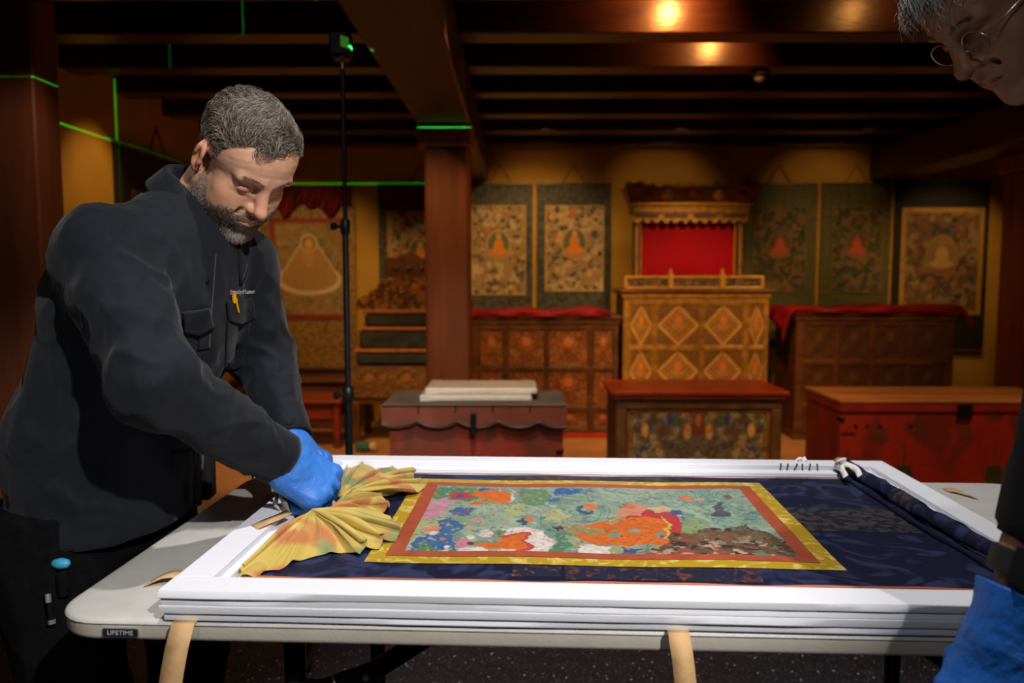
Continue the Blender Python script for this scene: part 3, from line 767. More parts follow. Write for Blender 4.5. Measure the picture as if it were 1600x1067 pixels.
def art_relief(A, B):
    a = np.abs(A - .5) * 2; B2 = B * .42 * 1.1
    C = np.tile(np.array((.085, .05, .028)), (len(A), 1)) * (.6 + .7 * n2(A, B2, 30, 2))[:, None]
    k = n2(a * 1.5, B2 * 3, 6, 14)
    for lo_, c_ in ((.42, (.10, .10, .065)), (.50, (.020, .032, .11)), (.56, (.16, .12, .08)), (.61, (.05, .12, .05)), (.66, (.34, .19, .05)), (.71, (.11, .16, .12))):
        C = mixc(C, smooth(k + .08 * n2(a * 3, B2 * 3, 14, lo_ * 50) - .04, lo_ - .008, lo_ + .008), c_)
    C = mixc(C, edge(np.hypot(a, (B - .82) * .45) - .10, .01), (.12, .035, .02)); C = mixc(C, edge(np.hypot(a, (B - .88) * .45) - .045, .01), (.32, .12, .04))
    C = mixc(C, edge(np.hypot(a - .16, (B - .70) * .45) - .055, .01), (.42, .22, .05)); C = mixc(C, edge(np.hypot(a - .42, (B - .9) * .45) - .05, .01), (.03, .045, .18))
    C = mixc(C, edge(np.hypot(a - .33, (B - .9) * .45) - .04, .01), (.03, .10, .03)); C = mixc(C, edge(np.hypot(a - .78, (B - .72) * .45) - .05, .01), (.45, .26, .06))
    return C
art_grid('relief_panel', 170, 70, (x0 + .08, y0 + .026, .09), (x1 - x0 - .16, 0, 0), (0, 0, .345), lambda A, B: art_relief(A, B) * 1.5, M_paint, t, lambda A, B: .018 * n2(np.abs(A - .5) * 8, B * 3, 2.5, 14))

t = thing('trunk', 'large worn red trunk with dark green stupas painted on its front', 'trunk', (2.2, 4.3, 0))
x0, x1, y0, y1 = 1.64, 2.80, 4.0, 4.48
M_wornred = mat('worn_red_paint', (.27, .020, .010), .5, .35, 6, .12, 30)
obj('body', MB().box(x0, x1, y0 + .006, y1, .0, .50, .006), M_wornred, t)
def art_stupa(A, B):
    a = A * 1.16; b = B * .5
    C = art_blotch(a, b, 6, (.34, .020, .012), (.20, .018, .010), (.10, .03, .015))
    for cx in (.33, .79):
        x = np.abs(a - cx); 
        d = np.minimum.reduce([np.maximum(x - .040, np.abs(b - .12) - .035), np.maximum(x - .055 + (b - .155) * .30, np.abs(b - .19) - .035), np.maximum(x - .005, np.abs(b - .27) - .07), np.maximum(x - .07, np.abs(b - .08) - .008)])
        C = mixc(C, edge(d, .004), (.045, .050, .012))
    for cx in (.10, .56, 1.02): C = mixc(C, edge(np.hypot(a - cx, (b - .22) * .7) - .035, .012) * .6, (.14, .03, .012))
    return C
art_grid('front_panel', 150, 70, (x0, y0 + .004, .0), (x1 - x0, 0, 0), (0, 0, .5), art_stupa, M_paint, t)
obj('lid_board', MB().box(x0 - .008, x1 + .008, y0 - .006, y1 + .008, .50, .545, .005), M_wornred, t)
for k in range(3): obj('lid_plank', MB().box(x0 - .012, x1 + .012, y0 - .010 + .166 * k, y0 + .154 + .166 * k, .545, .562, .004), mat('worn_orange_lid', (.34, .13, .045), .55, .35, 5, .1, 30, stretch=(.4, 3, 3)), t)
obj('lock_plate', MB().box(2.22, 2.30, y0 - .012, y0 - .004, .47, .54, .004), M_iron, t)
for x in (1.72, 1.78, 1.84, 2.0): obj('nail_head', MB().lathe([(.010, 0), (.007, .006), (.002, .008)], 8, (x, y0 + .004, .43), (0, -1, 0)), M_iron, t, 50)
obj('split_crack', MB().box(1.645, 1.72, y0 + .001, y0 + .005, .385, .391), M_iron, t)
for z in (.1, .45): obj('corner_iron', MB().box(x0 - .003, x0 + .02, y0 - .001, y0 + .04, z, z + .02), M_iron, t)

# small bottle on the floor by the stand
t = thing('bottle', 'small teal bottle with a cream cap lying on the tan floor', 'bottle', (-1.03, 5.3, 0))
obj('bottle_body', MB().lathe([(.004, -.06), (.034, -.055), (.036, -.02), (.034, .02), (.016, .035), (.016, .045)], 16, (-1.03, 5.30, .036), (1, -.4, 0)), mat('teal_plastic', (.05, .16, .14), .35), t, 40)
obj('cap', MB().lathe([(.018, 0), (.026, .004), (.026, .03), (.018, .036)], 14, (-.985, 5.285, .04), (1, -.4, .2)), mat('cream_plastic', (.75, .60, .42), .4), t, 40)

# ceiling sensor
t = thing('ceiling_sensor', 'small dark dome sensor under the ceiling joist', 'sensor', (1.19, 4.0, 2.16))
obj('housing', MB().lathe([(.045, 0), (.045, -.018), (.036, -.03)], 20, (1.19, 4.01, 2.19)), mat('sensor_dark', (.03, .02, .018), .4), t, 40)
obj('lens', MB().lathe([(.028, -.03), (.026, -.042), (.016, -.052), (.004, -.056)], 20, (1.19, 4.01, 2.19)), mat('sensor_lens', (.35, .30, .24), .12), t, 60)

# laser stand
M_stand = mat('black_metal', (.012, .012, .013), .38, .2, 20, spec=.5)
SX, SY = -.570, 2.66
t = thing('light_stand', 'slim black telescopic stand carrying the laser level', 'stand', (SX, SY, 0))
obj('lower_pole', MB().tube([(SX, SY, .10), (SX, SY, .80)], .013, 14), M_stand, t, 40)
obj('middle_pole', MB().tube([(SX, SY, .78), (SX, SY, 1.36)], .0105, 14), M_stand, t, 40)
obj('upper_pole', MB().tube([(SX, SY, 1.34), (SX, SY, 1.86)], .0075, 12), M_stand, t, 40)
obj('spigot', MB().tube([(SX, SY, 1.86), (SX, SY, 1.893)], .005, 10), mat('brass', (.6, .45, .25), .3, metal=.8), t, 40)
for z, r in ((.79, .020), (1.35, .016)):
    k = obj('collar', MB().lathe([(r * .8, -.025), (r, -.02), (r, .02), (r * .8, .025)], 14, (SX, SY, z)), M_stand, t, 40)
    obj('clamp_knob', MB().tube([(SX, SY, z), (SX - .028, SY - .02, z)], .006, 8).lathe([(.010, 0), (.013, .005), (.013, .014), (.009, .018)], 10, (SX - .026, SY - .018, z), (-.8, -.6, 0)), M_stand, k, 40)
for a in (20, 140, 260):
    ca, sa = math.cos(rad(a)), math.sin(rad(a))
    lg = obj('leg', MB().tube([(SX + .015 * ca, SY + .015 * sa, .42), (SX + .36 * ca, SY + .36 * sa, .012)], .008, 8), M_stand, t, 40)
    obj('brace', MB().tube([(SX + .012 * ca, SY + .012 * sa, .14), (SX + .19 * ca, SY + .19 * sa, .215)], .005, 6), M_stand, t, 40)
    obj('foot', MB().lathe([(.012, -.012), (.014, 0), (.010, .014)], 8, (SX + .36 * ca, SY + .36 * sa, .012)), M_stand, lg, 40)
t = thing('laser_level', 'black laser level with a green window on top of the stand', 'laser level', (SX, SY, 1.895))
obj('housing', MB().box(SX - .038, SX + .030, SY - .03, SY + .03, 1.898, 1.975, .008), mat('laser_black', (.008, .008, .008), .5), t)
obj('base_mount', MB().lathe([(.028, 0), (.028, .008), (.020, .014)], 14, (SX, SY, 1.889)), M_stand, t, 40)
wv = [(.0, .0), (.0, .034), (.026, .026), (.026, -.008)]
obj('green_window', MB().prism(wv, (SX + .0015, SY - .0325, 1.925), (1, 0, 0), (0, 0, 1), (0, .004, 0)), mat('green_glow', (.06, .25, .02), .3, emis=((.08, .40, .02), .22)), t)

# ================================================================== WORK TABLE
ROT = -0.04
TU = Vector((math.cos(ROT), math.sin(ROT), 0)); TV = Vector((-math.sin(ROT), math.cos(ROT), 0))
T0 = Vector((-0.624, 1.007, 0)); TW, TD, TH = 1.68, 0.762, 0.742
M_hdpe = mat('grey_white_plastic', (0.52, 0.50, 0.47), 0.45, 0.05, 20, 0.10, 350)
M_skirt = mat('putty_plastic', (0.50, 0.45, 0.38), 0.5, 0.05, 20, 0.05, 200)

def rrect(w_, d, r, inset, n=8):
    pts = []
    for cx, cy, a0 in ((w_ - r, r, -90), (w_ - r, d - r, 0), (r, d - r, 90), (r, r, 180)):
        for k in range(n + 1):
            a = rad(a0 + 90 * k / n); pts.append((cx + (r - inset) * math.cos(a), cy + (r - inset) * math.sin(a)))
    return pts
def loft(rings):
    mb = MB(); n = len(rings[0][0]); vs = []; fs = []
    for pts, z in rings: vs += [(a, b, z) for a, b in pts]
    for i in range(len(rings) - 1):
        for k in range(n): fs.append((i * n + k, i * n + (k + 1) % n, (i + 1) * n + (k + 1) % n, (i + 1) * n + k))
    fs.append(tuple(range(n))[::-1]); fs.append(tuple((len(rings) - 1) * n + k for k in range(n)))
    return mb.add(vs, fs)
tbl = thing('folding_table', 'grey-white plastic folding table under the foam boards', 'table', T0, ROT)
R_ = lambda i: rrect(TW, TD, .07, i)
lpart('table_top', loft([(R_(.0015), TH - .008), (R_(0), TH - .006), (R_(.001), TH - .0035), (R_(.004), TH - .001), (R_(.010), TH)]), M_hdpe, tbl, 50)
lpart('table_skirt', loft([(R_(.010), TH - .031), (R_(.004), TH - .028), (R_(.002), TH - .023), (R_(.002), TH - .009), (R_(.004), TH - .008)]), M_skirt, tbl, 50)

def text_mesh(s, size, depth):
    c = bpy.data.curves.new('lettering', 'FONT'); c.body = s; c.size = size; c.extrude = depth; c.align_x = 'CENTER'; c.align_y = 'CENTER'
    o = bpy.data.objects.new('tmp_text', c); COL.objects.link(o)
    me = bpy.data.meshes.new_from_object(o.evaluated_get(bpy.context.evaluated_depsgraph_get()))
    bpy.data.objects.remove(o); bpy.data.curves.remove(c)
    return me
bz = TH - .0175; bx = .106
badge = lpart('badge', MB().prism([(-.0245, -.004), (-.023, -.0062), (.023, -.0062), (.0245, -.004), (.0245, .004), (.023, .0062), (-.023, .0062), (-.0245, .004)], (bx, -.0005, bz), (1, 0, 0), (0, 0, 1), (0, .004, 0)), mat('badge_silver', (.45, .45, .45), .35, metal=.6), tbl)
lpart('badge_plate', MB().prism([(-.0232, -.0036), (-.022, -.0052), (.022, -.0052), (.0232, -.0036), (.0232, .0036), (.022, .0052), (-.022, .0052), (-.0232, .0036)], (bx, -.0012, bz), (1, 0, 0), (0, 0, 1), (0, .002, 0)), mat('badge_black', (.012, .014, .02), .4), badge)
tm = text_mesh('LIFETIME', .0085, .0002)
for v in tm.vertices: v.co = Vector((v.co.x * 1.08 + bx, -.0016 - v.co.z, v.co.y * 1.0 + bz))
o = link('badge_lettering', tm, mat('badge_letters', (.40, .41, .42), .4), None); o.parent = badge
# faint moulded mark on the top
lpart('moulded_mark', MB().box(.075, .089, .36, .50, TH, TH + .0012, .0005), M_hdpe, tbl)
M_leg = mat('black_steel', (.008, .008, .009), .35, .2, 20)
for x, s in ((.30, 1), (TW - .30, -1)):
    for y in (.11, .65):
        lg = lpart('leg', MB().tube([(x, y, TH - .032), (x, y, .02)], .0155, 12), M_leg, tbl, 40)
        lpart('foot_cap', MB().lathe([(.019, 0), (.020, .012), (.017, .035)], 12, (x, y, 0)), M_leg, lg, 40)
    for zb in (.62, .16): lpart('crossbar', MB().tube([(x, .11, zb), (x, .65, zb)], .010, 10), M_leg, tbl, 40)
    br = lpart('brace', MB().prism([(.0, .585), (.05, .59), (.10, .60), (.20, .668), (.28, .711), (.22, .711), (.11, .640), (.04, .612), (.0, .612)], (x, .10, 0), (s, 0, 0), (0, 0, 1), (0, .006, 0)), M_leg, tbl)
    for rx, ry, rz_ in ((x + s * .105, .10, .618), (x + s * .012, .10, .60)): lpart('rivet', MB().lathe([(.0055, 0), (.004, .003)], 10, (rx, ry, rz_), (0, -1, 0)), mat('zinc', (.55, .55, .55), .3, metal=.8), br)
    lpart('wire_clip', MB().tube([(x + s * .058, .094, .622), (x + s * .066, .092, .60), (x + s * .074, .092, .583), (x + s * .082, .094, .588)], .0016, 6), MATS['zinc'], br)
for yr in (.05, .69): lpart('under_rail', MB().box(.10, TW - .10, yr, yr + .02, TH - .047, TH - .031, .003), M_leg, tbl)

# ================================================================== FOAM BOARD TRAY
BW, BD = 1.23, 0.777
B0 = T0.copy(); B0.x, B0.y = -0.462, 0.992
M_foam = mat('white_foam', (0.74, 0.75, 0.80), 0.65, 0.015, 12, 0.03, 140)
M_foam_edge = mat('white_foam_cut', (0.74, 0.73, 0.74), 0.75, 0.05, 40, 0.25, 60, stretch=(.3, .3, 6))
def L2W(u, v, z=0.0): 
    p = B0 + TU * u + TV * v; return Vector((p.x, p.y, z))
def W2L(p):
    d = Vector((p.x - B0.x, p.y - B0.y, 0)); return d.dot(TU), d.dot(TV)
LT = .0105
def wav_box(mb, x0, x1, y0, y1, z0, z1, seed):
    """long thin board with a slightly uneven cut front and left face"""
    n = 40; rn = np.random.default_rng(seed); vs = []; fs = []
    off = np.convolve(rn.normal(0, .0007, n + 9), np.ones(5) / 3, 'same')[:n + 1]
    for i in range(n + 1):
        x = x0 + (x1 - x0) * i / n; k = off[i]
        vs += [(x, y0 + k + .0006, z0), (x, y0 + k, z0 + .0012), (x, y0 - k * .4, z1 - .0012), (x, y0 - k * .4 + .0008, z1), (x, y1, z1), (x, y1, z0)]
    for i in range(n):
        for j in range(6): a = i * 6 + j; b = i * 6 + (j + 1) % 6; fs.append((a, b, b + 6, a + 6))
    fs.append(tuple(range(6))); fs.append(tuple(n * 6 + j for j in range(6))[::-1])
    return mb.add(vs, fs)
labs = ('bottom white foam board of the stack, resting on the folding table', 'second white foam board from the bottom of the stack',
        'stepped inner white foam frame, third layer of the stack', 'topmost white foam frame around the blue scroll painting')
z = TH + .0016
for k in range(4):
    dx, dy = ((.004, .006), (-.001, .002), (.0015, .003), (0, 0))[k]
    t = thing('foam_board', labs[k], 'foam board', L2W(0, 0, z + .0002), ROT, 'stacked foam boards of the tray')
    if k < 2:
        lpart('sheet', wav_box(MB(), dx, BW - dx, dy, BD - .002, 0, LT, k), [M_foam], t, 30)
    else:
        a0, a1, b0, b1 = ((.062, 1.172, .056, .700), (.050, 1.186, .049, .728))[k - 2]
        lpart('front_strip', wav_box(MB(), dx, BW - dx, dy, b0, 0, LT, 5 + k), M_foam, t, 30)
        lpart('back_strip', MB().box(dx, BW - dx, b1, BD, 0, LT, .0012), M_foam, t)
        lpart('side_strip', MB().box(dx, a0, b0 + .0006, b1 - .0006, 0, LT, .0012), M_foam, t)
        lpart('side_strip', MB().box(a1, BW - dx, b0 + .0006, b1 - .0006, 0, LT, .0012), M_foam, t)
    z += LT
RIM = TH + 4 * LT + .0018; BASE = TH + 2 * LT + .0018

# loose tissue beside the roller
mb = MB(); rn = np.random.default_rng(4)
def tis(s, t_):
    return L2W(1.170 + .0145 * s, .062 + .628 * t_, BASE + .0012 + .004 * (float(vnoise(np.array([s * 3, t_ * 14, 1.0]), 1.3)) ** 2) + (.006 * (s > .93) * (.5 + .5 * math.sin(t_ * 40))))
tag(obj('tissue_sheet', mb.grid(tis, 14, 70), mat('white_tissue', (.80, .81, .85), .8, .02), None, 179), 'crinkled white tissue strip right of the scroll roller', 'tissue')

# ================================================================== THE SCROLL PAINTING ON THE TABLE
sc_ = thing('scroll_painting', 'large scroll painting in navy brocade laid face up in the white tray', 'painting', L2W(.6, .39, BASE))
def damask(name, c1, c2, scale, rough=.45, c3=None, sharp=.03, dist=1.6, lo=.52):
    m = bpy.data.materials.new(name); m.use_nodes = True; n = m.node_tree.nodes; l = m.node_tree.links; b = n['Principled BSDF']
    t = n.new('ShaderNodeTexCoord'); nz = n.new('ShaderNodeTexNoise'); nz.inputs['Scale'].default_value = scale; nz.inputs['Detail'].default_value = 2.2; nz.inputs['Distortion'].default_value = dist
    l.new(t.outputs['Object'], nz.inputs['Vector']); cr = n.new('ShaderNodeValToRGB'); l.new(nz.outputs['Fac'], cr.inputs[0])
    cr.color_ramp.elements[0].position = lo - sharp; cr.color_ramp.elements[1].position = lo + sharp
    cr.color_ramp.elements[0].color = (*c1, 1); cr.color_ramp.elements[1].color = (*c2, 1)
    if c3: e = cr.color_ramp.elements.new(min(.98, lo + .12)); e.color = (*c3, 1)
    l.new(cr.outputs[0], b.inputs['Base Color']); b.inputs['Roughness'].default_value = rough; b.inputs['Specular IOR Level'].default_value = .3
    w2 = n.new('ShaderNodeTexWave'); w2.inputs['Scale'].default_value = 260; l.new(t.outputs['Object'], w2.inputs['Vector'])
    bp = n.new('ShaderNodeBump'); bp.inputs['Strength'].default_value = .08; bp.inputs['Distance'].default_value = .002; l.new(w2.outputs['Fac'], bp.inputs['Height']); l.new(bp.outputs[0], b.inputs['Normal'])
    MATS[name] = m; return m
M_navy = damask('navy_damask', (.0058, .0078, .030), (.022, .030, .080), 9, .55, None, .05, 2.6, .56)
M_yel = damask('yellow_damask', (.43, .27, .022), (.56, .40, .07), 26, .35, (.62, .50, .17), .03, 2.0, .56)
M_redsilk2 = mat('terracotta_silk', (.36, .075, .035), .4, .12, 30, .05, 200)
M_patch = mat('worn_brocade_patch', (.045, .040, .042), .5, .6, 60, .1, 200, contrast=3, col2=(.008, .010, .022))

def relief_z(u, v):
    return .0012 * math.sin(u * 21 + 1.2 * math.sin(v * 9)) * math.sin(v * 17 + 1)
def sheet(u0, u1, v0, v1, dz, nu, nv, wob=0.0):
    mb = MB()
    def fn(s, t_):
        u = u0 + (u1 - u0) * s; v = v0 + (v1 - v0) * t_ + wob * math.sin(u * 23) * (1 - 2 * t_) * .5
        return L2W(u, v, BASE + .003 + relief_z(u, v) + dz)
    return mb.grid(fn, nu, nv)
def quad_strip(c, dz, n=60):
    """sheet between the four corner (u,v) points c = [a0,a1,b0,b1] (edge a0-a1, edge b0-b1)"""
    mb = MB(); a0, a1, b0, b1 = c
    def fn(s, t_):
        u = (a0[0] + (a1[0] - a0[0]) * s) * (1 - t_) + (b0[0] + (b1[0] - b0[0]) * s) * t_
        v = (a0[1] + (a1[1] - a0[1]) * s) * (1 - t_) + (b0[1] + (b1[1] - b0[1]) * s) * t_
        return L2W(u, v, BASE + .003 + relief_z(u, v) + dz)
    return mb.grid(fn, n, 6)
def flat(name, mb, m, parent=sc_):
    o = obj(name, mb, m, parent, 179, False); return o
NA = (.074, 1.145, .090, .686)
flat('brocade_mount', sheet(*NA, 0, 90, 50, .003), M_navy)
flat('brocade_patch', sheet(.93, 1.118, .335, .470, .0006, 30, 16), M_patch)
flat('brocade_patch', sheet(.45, .52, .115, .156, .0006, 10, 6), damask('coloured_brocade', (.012, .014, .035), (.10, .030, .022), 38, .6, (.13, .085, .05), .06, 2, .57))
flat('brocade_patch', sheet(.525, .80, .108, .156, .0005, 40, 6), MATS['coloured_brocade'])
flat('brocade_patch', sheet(.40, .75, .645, .680, .0006, 40, 6), M_patch)
Y = (.230, .930, .160, .640); R2 = (.256, .902, .189, .612); P_ = (.281, .877, .212, .588)
def ring(name, O, I, dz, m):
    (a, b, c_, d), (e, f, g, h) = O, I
    flat(name, quad_strip([(a, c_), (b, c_), (e, g), (f, g)], dz), m); flat(name, quad_strip([(e, h), (f, h), (a, d), (b, d)], dz), m)
    flat(name, quad_strip([(a, d), (a, c_), (e, h), (e, g)], dz), m); flat(name, quad_strip([(f, h), (f, g), (b, d), (b, c_)], dz), m)
ring('yellow_border', Y, R2, .0010, M_yel)
ring('terracotta_border', R2, P_, .0016, M_redsilk2)
for nm, pts in (('edge_piping', [(NA[0], NA[2]), (NA[1], NA[2] + .002)]), ('edge_piping', [(NA[0] + .05, NA[3]), (NA[1], NA[3])])):
    (ua, va), (ub, vb) = pts
    flat(nm, MB().tube([L2W(ua + (ub - ua) * k / 50, va + (vb - va) * k / 50 + .0015 * math.sin(k * .9), BASE + .005 + relief_z(ua + (ub - ua) * k / 50, va)) for k in range(51)], .0022 if va < .3 else .0012, 6), mat('orange_piping', (.42, .10, .035), .5))

nu, nv = 560, 360
def art_table(A, B):
    U = P_[0] + A * (P_[1] - P_[0]); Vv = P_[2] + B * (P_[3] - P_[2])
    jx = (n2(U, Vv, 45, 3) - .5) * .018 + (n2(U, Vv, 110, 8) - .5) * .008; jy = (n2(U, Vv, 45, 21) - .5) * .018 + (n2(U, Vv, 110, 15) - .5) * .008
    X = U + jx; Yv = Vv + jy
    def c1(x, y): return (600 + x / 4, 730 + y / 4)
    def c2(x, y): return (940 + x / 4, 730 + y / 4)
    def uvp(q): 
        u, v = W2L(atZ(q[0], q[1], BASE + .004)); return u, v - .006
    def poly(pts, jit=1):
        px = [uvp(p) for p in pts]; a = X if jit else U; b = Yv if jit else Vv
        ins = np.zeros(len(a), bool); n_ = len(px)
        for i in range(n_):
            (xa, ya), (xb, yb) = px[i], px[(i + 1) % n_]
            if ya == yb: continue
            ins ^= ((ya > b) != (yb > b)) & (a < (xb - xa) * (b - ya) / (yb - ya) + xa)
        return ins.astype(float)
    def P1(l): return poly([c1(*p) for p in l])
    def P2(l): return poly([c2(*p) for p in l])
    def E(c, rx, ry):
        u0, v0 = uvp(c); du = abs(uvp((c[0] + rx / 4, c[1]))[0] - u0); dv = abs(uvp((c[0], c[1] - ry / 4))[1] - v0)
        return edge(el(X, Yv, u0, v0, du, dv), .0015)
    g = n2(U, Vv, 9, 31)
    C = np.tile(np.array((.27, .37, .26)), (len(U), 1)) * (.8 + .4 * n2(U, Vv, 40, 2))[:, None]
    C = mixc(C, smooth(g, .5, .62) * .7, (.36, .44, .33)); C = mixc(C, smooth(n2(U, Vv, 14, 77), .56, .62) * .6, (.14, .27, .22))
    sw = np.abs(np.sin(55 * n2(U, Vv, 7, 55, 2)))                                 # swirling water lines
    C = mixc(C, (1 - smooth(sw, .10, .35)) * .75 * smooth(U, .36, .5), (.09, .22, .22))
    C = mixc(C, smooth(n2(U, Vv, 60, 12), .66, .72) * smooth(U, .5, .6) * .7, (.06, .15, .19))
    for sh, c in (
        (P1([(335, 125), (640, 130), (560, 210), (420, 200), (300, 200)]), (.09, .24, .10)),
        (P1([(300, 200), (390, 185), (440, 205), (400, 250), (360, 290), (230, 325), (270, 240)]), (.56, .25, .33)),
        (P1([(230, 320), (400, 300), (330, 370), (250, 420), (150, 470), (190, 380)]), (.38, .42, .19)),
        (P1([(230, 420), (340, 400), (350, 330), (420, 310), (500, 360), (430, 440), (460, 520), (128, 533), (180, 470)]), (.045, .13, .33)),
        (P1([(400, 260), (460, 240), (560, 250), (540, 300), (420, 300)]), (.06, .13, .30)),
        (P1([(200, 470), (260, 460), (330, 500), (420, 500), (480, 533), (200, 533)]), (.10, .22, .09)),
        (P1([(840, 130), (1010, 130), (1060, 180), (1010, 235), (860, 235)]), (.15, .26, .12)),
        (P1([(750, 240), (880, 220), (910, 290), (790, 305)]), (.40, .43, .19)), (P1([(975, 285), (1090, 250), (1175, 290), (1090, 335), (1000, 325)]), (.45, .44, .20)),
        (P1([(1060, 130), (1240, 135), (1220, 165), (1080, 168)]), (.04, .13, .34)), (E(c1(1065, 200), 36, 14), (.04, .14, .36)), (P1([(580, 128), (720, 128), (700, 145), (590, 142)]), (.04, .13, .34)),
        (P1([(560, 150), (650, 135), (740, 145), (805, 165), (785, 228), (640, 228), (515, 230), (620, 192), (560, 170)]), (.72, .15, .02)), (P1([(395, 172), (450, 155), (540, 155), (548, 186), (480, 197), (420, 190)]), (.55, .04, .05)),
        (E(c1(480, 175), 22, 8), (.05, .08, .3)), (P1([(580, 205), (640, 190), (730, 205), (720, 225), (600, 225)]), (.36, .28, .10)), (E(c1(795, 190), 8, 30), (.7, .6, .5)),
        (E(c1(870, 330), 34, 22), (.035, .09, .14)), (E(c1(910, 317), 28, 15), (.70, .17, .05)), (E(c1(1255, 262), 52, 28), (.05, .11, .15)), (E(c1(1262, 256), 26, 14), (.33, .43, .32)), (E(c1(1292, 240), 46, 16), (.70, .20, .08)),
        (E(c1(300, 380), 52, 22), (.66, .24, .14)), (E(c1(298, 408), 28, 14), (.72, .60, .52)), (E(c1(545, 370), 26, 12), (.68, .28, .12)), (E(c1(600, 324), 40, 10), (.62, .24, .2)), (E(c1(365, 443), 14, 6), (.7, .2, .03)),
        (E(c1(650, 410), 48, 20), (.70, .62, .55)), (E(c1(550, 428), 30, 10), (.66, .58, .5)), (P1([(700, 390), (770, 380), (740, 430), (690, 430)]), (.10, .24, .11)), (P1([(1060, 400), (1180, 410), (1200, 480), (1100, 533), (1000, 533), (1060, 460)]), (.09, .23, .12)),
        (P1([(1140, 420), (1230, 440), (1250, 480), (1180, 500)]), (.34, .38, .18)),
        (P1([(750, 385), (860, 368), (960, 380), (1000, 420), (1065, 460), (1020, 530), (900, 533), (715, 530), (800, 480), (760, 420)]), (.76, .68, .60)),
        (P1([(460, 520), (500, 490), (580, 490), (650, 510), (670, 533), (460, 533)]), (.74, .66, .58)), (P1([(1215, 490), (1300, 472), (1410, 490), (1410, 533), (1205, 533)]), (.74, .66, .58)), (E(c1(395, 487), 24, 10), (.7, .6, .55)), (E(c1(365, 515), 40, 14), (.70, .58, .54)),
        (E(c1(490, 463), 54, 32), (.58, .21, .29)), (P1([(735, 430), (880, 395), (925, 415), (905, 450), (955, 495), (860, 528), (800, 522), (890, 470)]), (.56, .06, .045)),
        (P1([(580, 475), (700, 455), (800, 428), (895, 402), (880, 440), (905, 488), (830, 512), (640, 508)]), (.74, .15, .015)), (P1([(515, 452), (600, 453), (735, 458), (740, 470), (560, 476)]), (.36, .22, .09)), (E(c1(530, 461), 18, 8), (.08, .05, .03)),
        (P2([(480, 305), (610, 315), (690, 340), (620, 400), (560, 420), (480, 420)]), (.24, .32, .14)),
        (poly([(908, 820), (935, 814), (965, 805), (985, 805), (1020, 799), (1036, 805), (1046, 830), (1040, 849), (1010, 847), (980, 851), (940, 849), (915, 844), (898, 835)]), (.68, .14, .012)),
        (poly([(968, 809), (985, 802), (1010, 796), (1030, 794), (1050, 799), (1061, 814), (1064, 833), (1046, 833), (1040, 811), (1010, 806)]), (.50, .035, .04)),
        (poly([(1034, 804), (1043, 811), (1049, 838), (1044, 846), (1040, 824)]), (.66, .44, .05)), (poly([(866, 821), (905, 819), (942, 826), (935, 836), (890, 831)]), (.36, .24, .08)), (poly([(866, 821), (880, 820), (884, 826), (870, 829)]), (.05, .04, .03)), (poly([(946, 815), (968, 803), (985, 799), (975, 810), (955, 818)]), (.40, .28, .11)),
        (P2([(90, 285), (140, 235), (230, 222), (300, 255), (220, 300), (110, 300)]), (.68, .24, .15)), (P2([(300, 250), (400, 240), (440, 265), (340, 290)]), (.62, .42, .24)), (E(c2(460, 280), 50, 16), (.05, .10, .25)), (E(c2(500, 318), 14, 16), (.05, .10, .25)),
        (E(c2(70, 420), 40, 12), (.20, .30, .24)), (E(c2(200, 390), 46, 10), (.22, .32, .26)), (E(c2(355, 410), 26, 14), (.20, .32, .27)), (E(c2(70, 392), 26, 8), (.20, .30, .24)),
        (P2([(90, 485), (240, 500), (210, 533), (60, 533)]), (.04, .08, .24)), (E(c2(88, 508), 48, 24), (.36, .36, .17)),
        (E(c2(738, 288), 76, 18), (.075, .075, .085)), (P2([(700, 280), (715, 215), (745, 208), (765, 270), (770, 285)]), (.07, .09, .12)), (E(c2(780, 180), 30, 12), (.18, .11, .06)), (E(c2(525, 185), 40, 18), (.66, .18, .08)), (E(c2(610, 196), 34, 8), (.6, .32, .2)), (E(c2(180, 240), 44, 16), (.7, .17, .05))):
        C = mixc(C, sh, c)
    crowd = P2([(430, 410), (560, 408), (640, 372), (760, 380), (860, 358), (905, 342), (945, 385), (1010, 392), (1100, 430), (1170, 470), (1260, 550), (240, 550), (300, 500), (410, 462)])
    K = np.tile(np.array((.135, .075, .036)), (len(U), 1)) * (.55 + .9 * n2(U, Vv, 55, 4))[:, None]
    lowb = smooth(-Vv, -.33, -.24)
    K = mixc(K, smooth(n2(U, Vv, 42, 66), .55, .60) * lowb, (.34, .075, .035)); K = mixc(K, smooth(n2(U, Vv, 48, 88), .60, .64) * lowb, (.50, .34, .24))
    K = mixc(K, smooth(n2(U, Vv, 40, 99), .62, .66) * lowb, (.14, .20, .12)); K = mixc(K, smooth(n2(U, Vv, 80, 9), .62, .66), (.04, .025, .018))
    C = C * (1 - crowd[:, None]) + K * crowd[:, None]
    C = C * (.78 + .44 * n2(U, Vv, 90, 41))[:, None]
    rng = np.random.default_rng(3); G = C.reshape(nv + 1, nu + 1, 3); UU = U.reshape(nv + 1, nu + 1); WW = Vv.reshape(nv + 1, nu + 1)
    left = [(.08, .20, .09), (.30, .38, .20), (.045, .12, .28), (.66, .58, .52), (.58, .26, .30), (.40, .42, .20), (.10, .22, .22), (.60, .20, .08), (.16, .28, .14)]
    right = [(.10, .22, .22), (.34, .43, .34), (.07, .16, .20), (.40, .46, .36), (.16, .27, .22), (.52, .24, .14)]
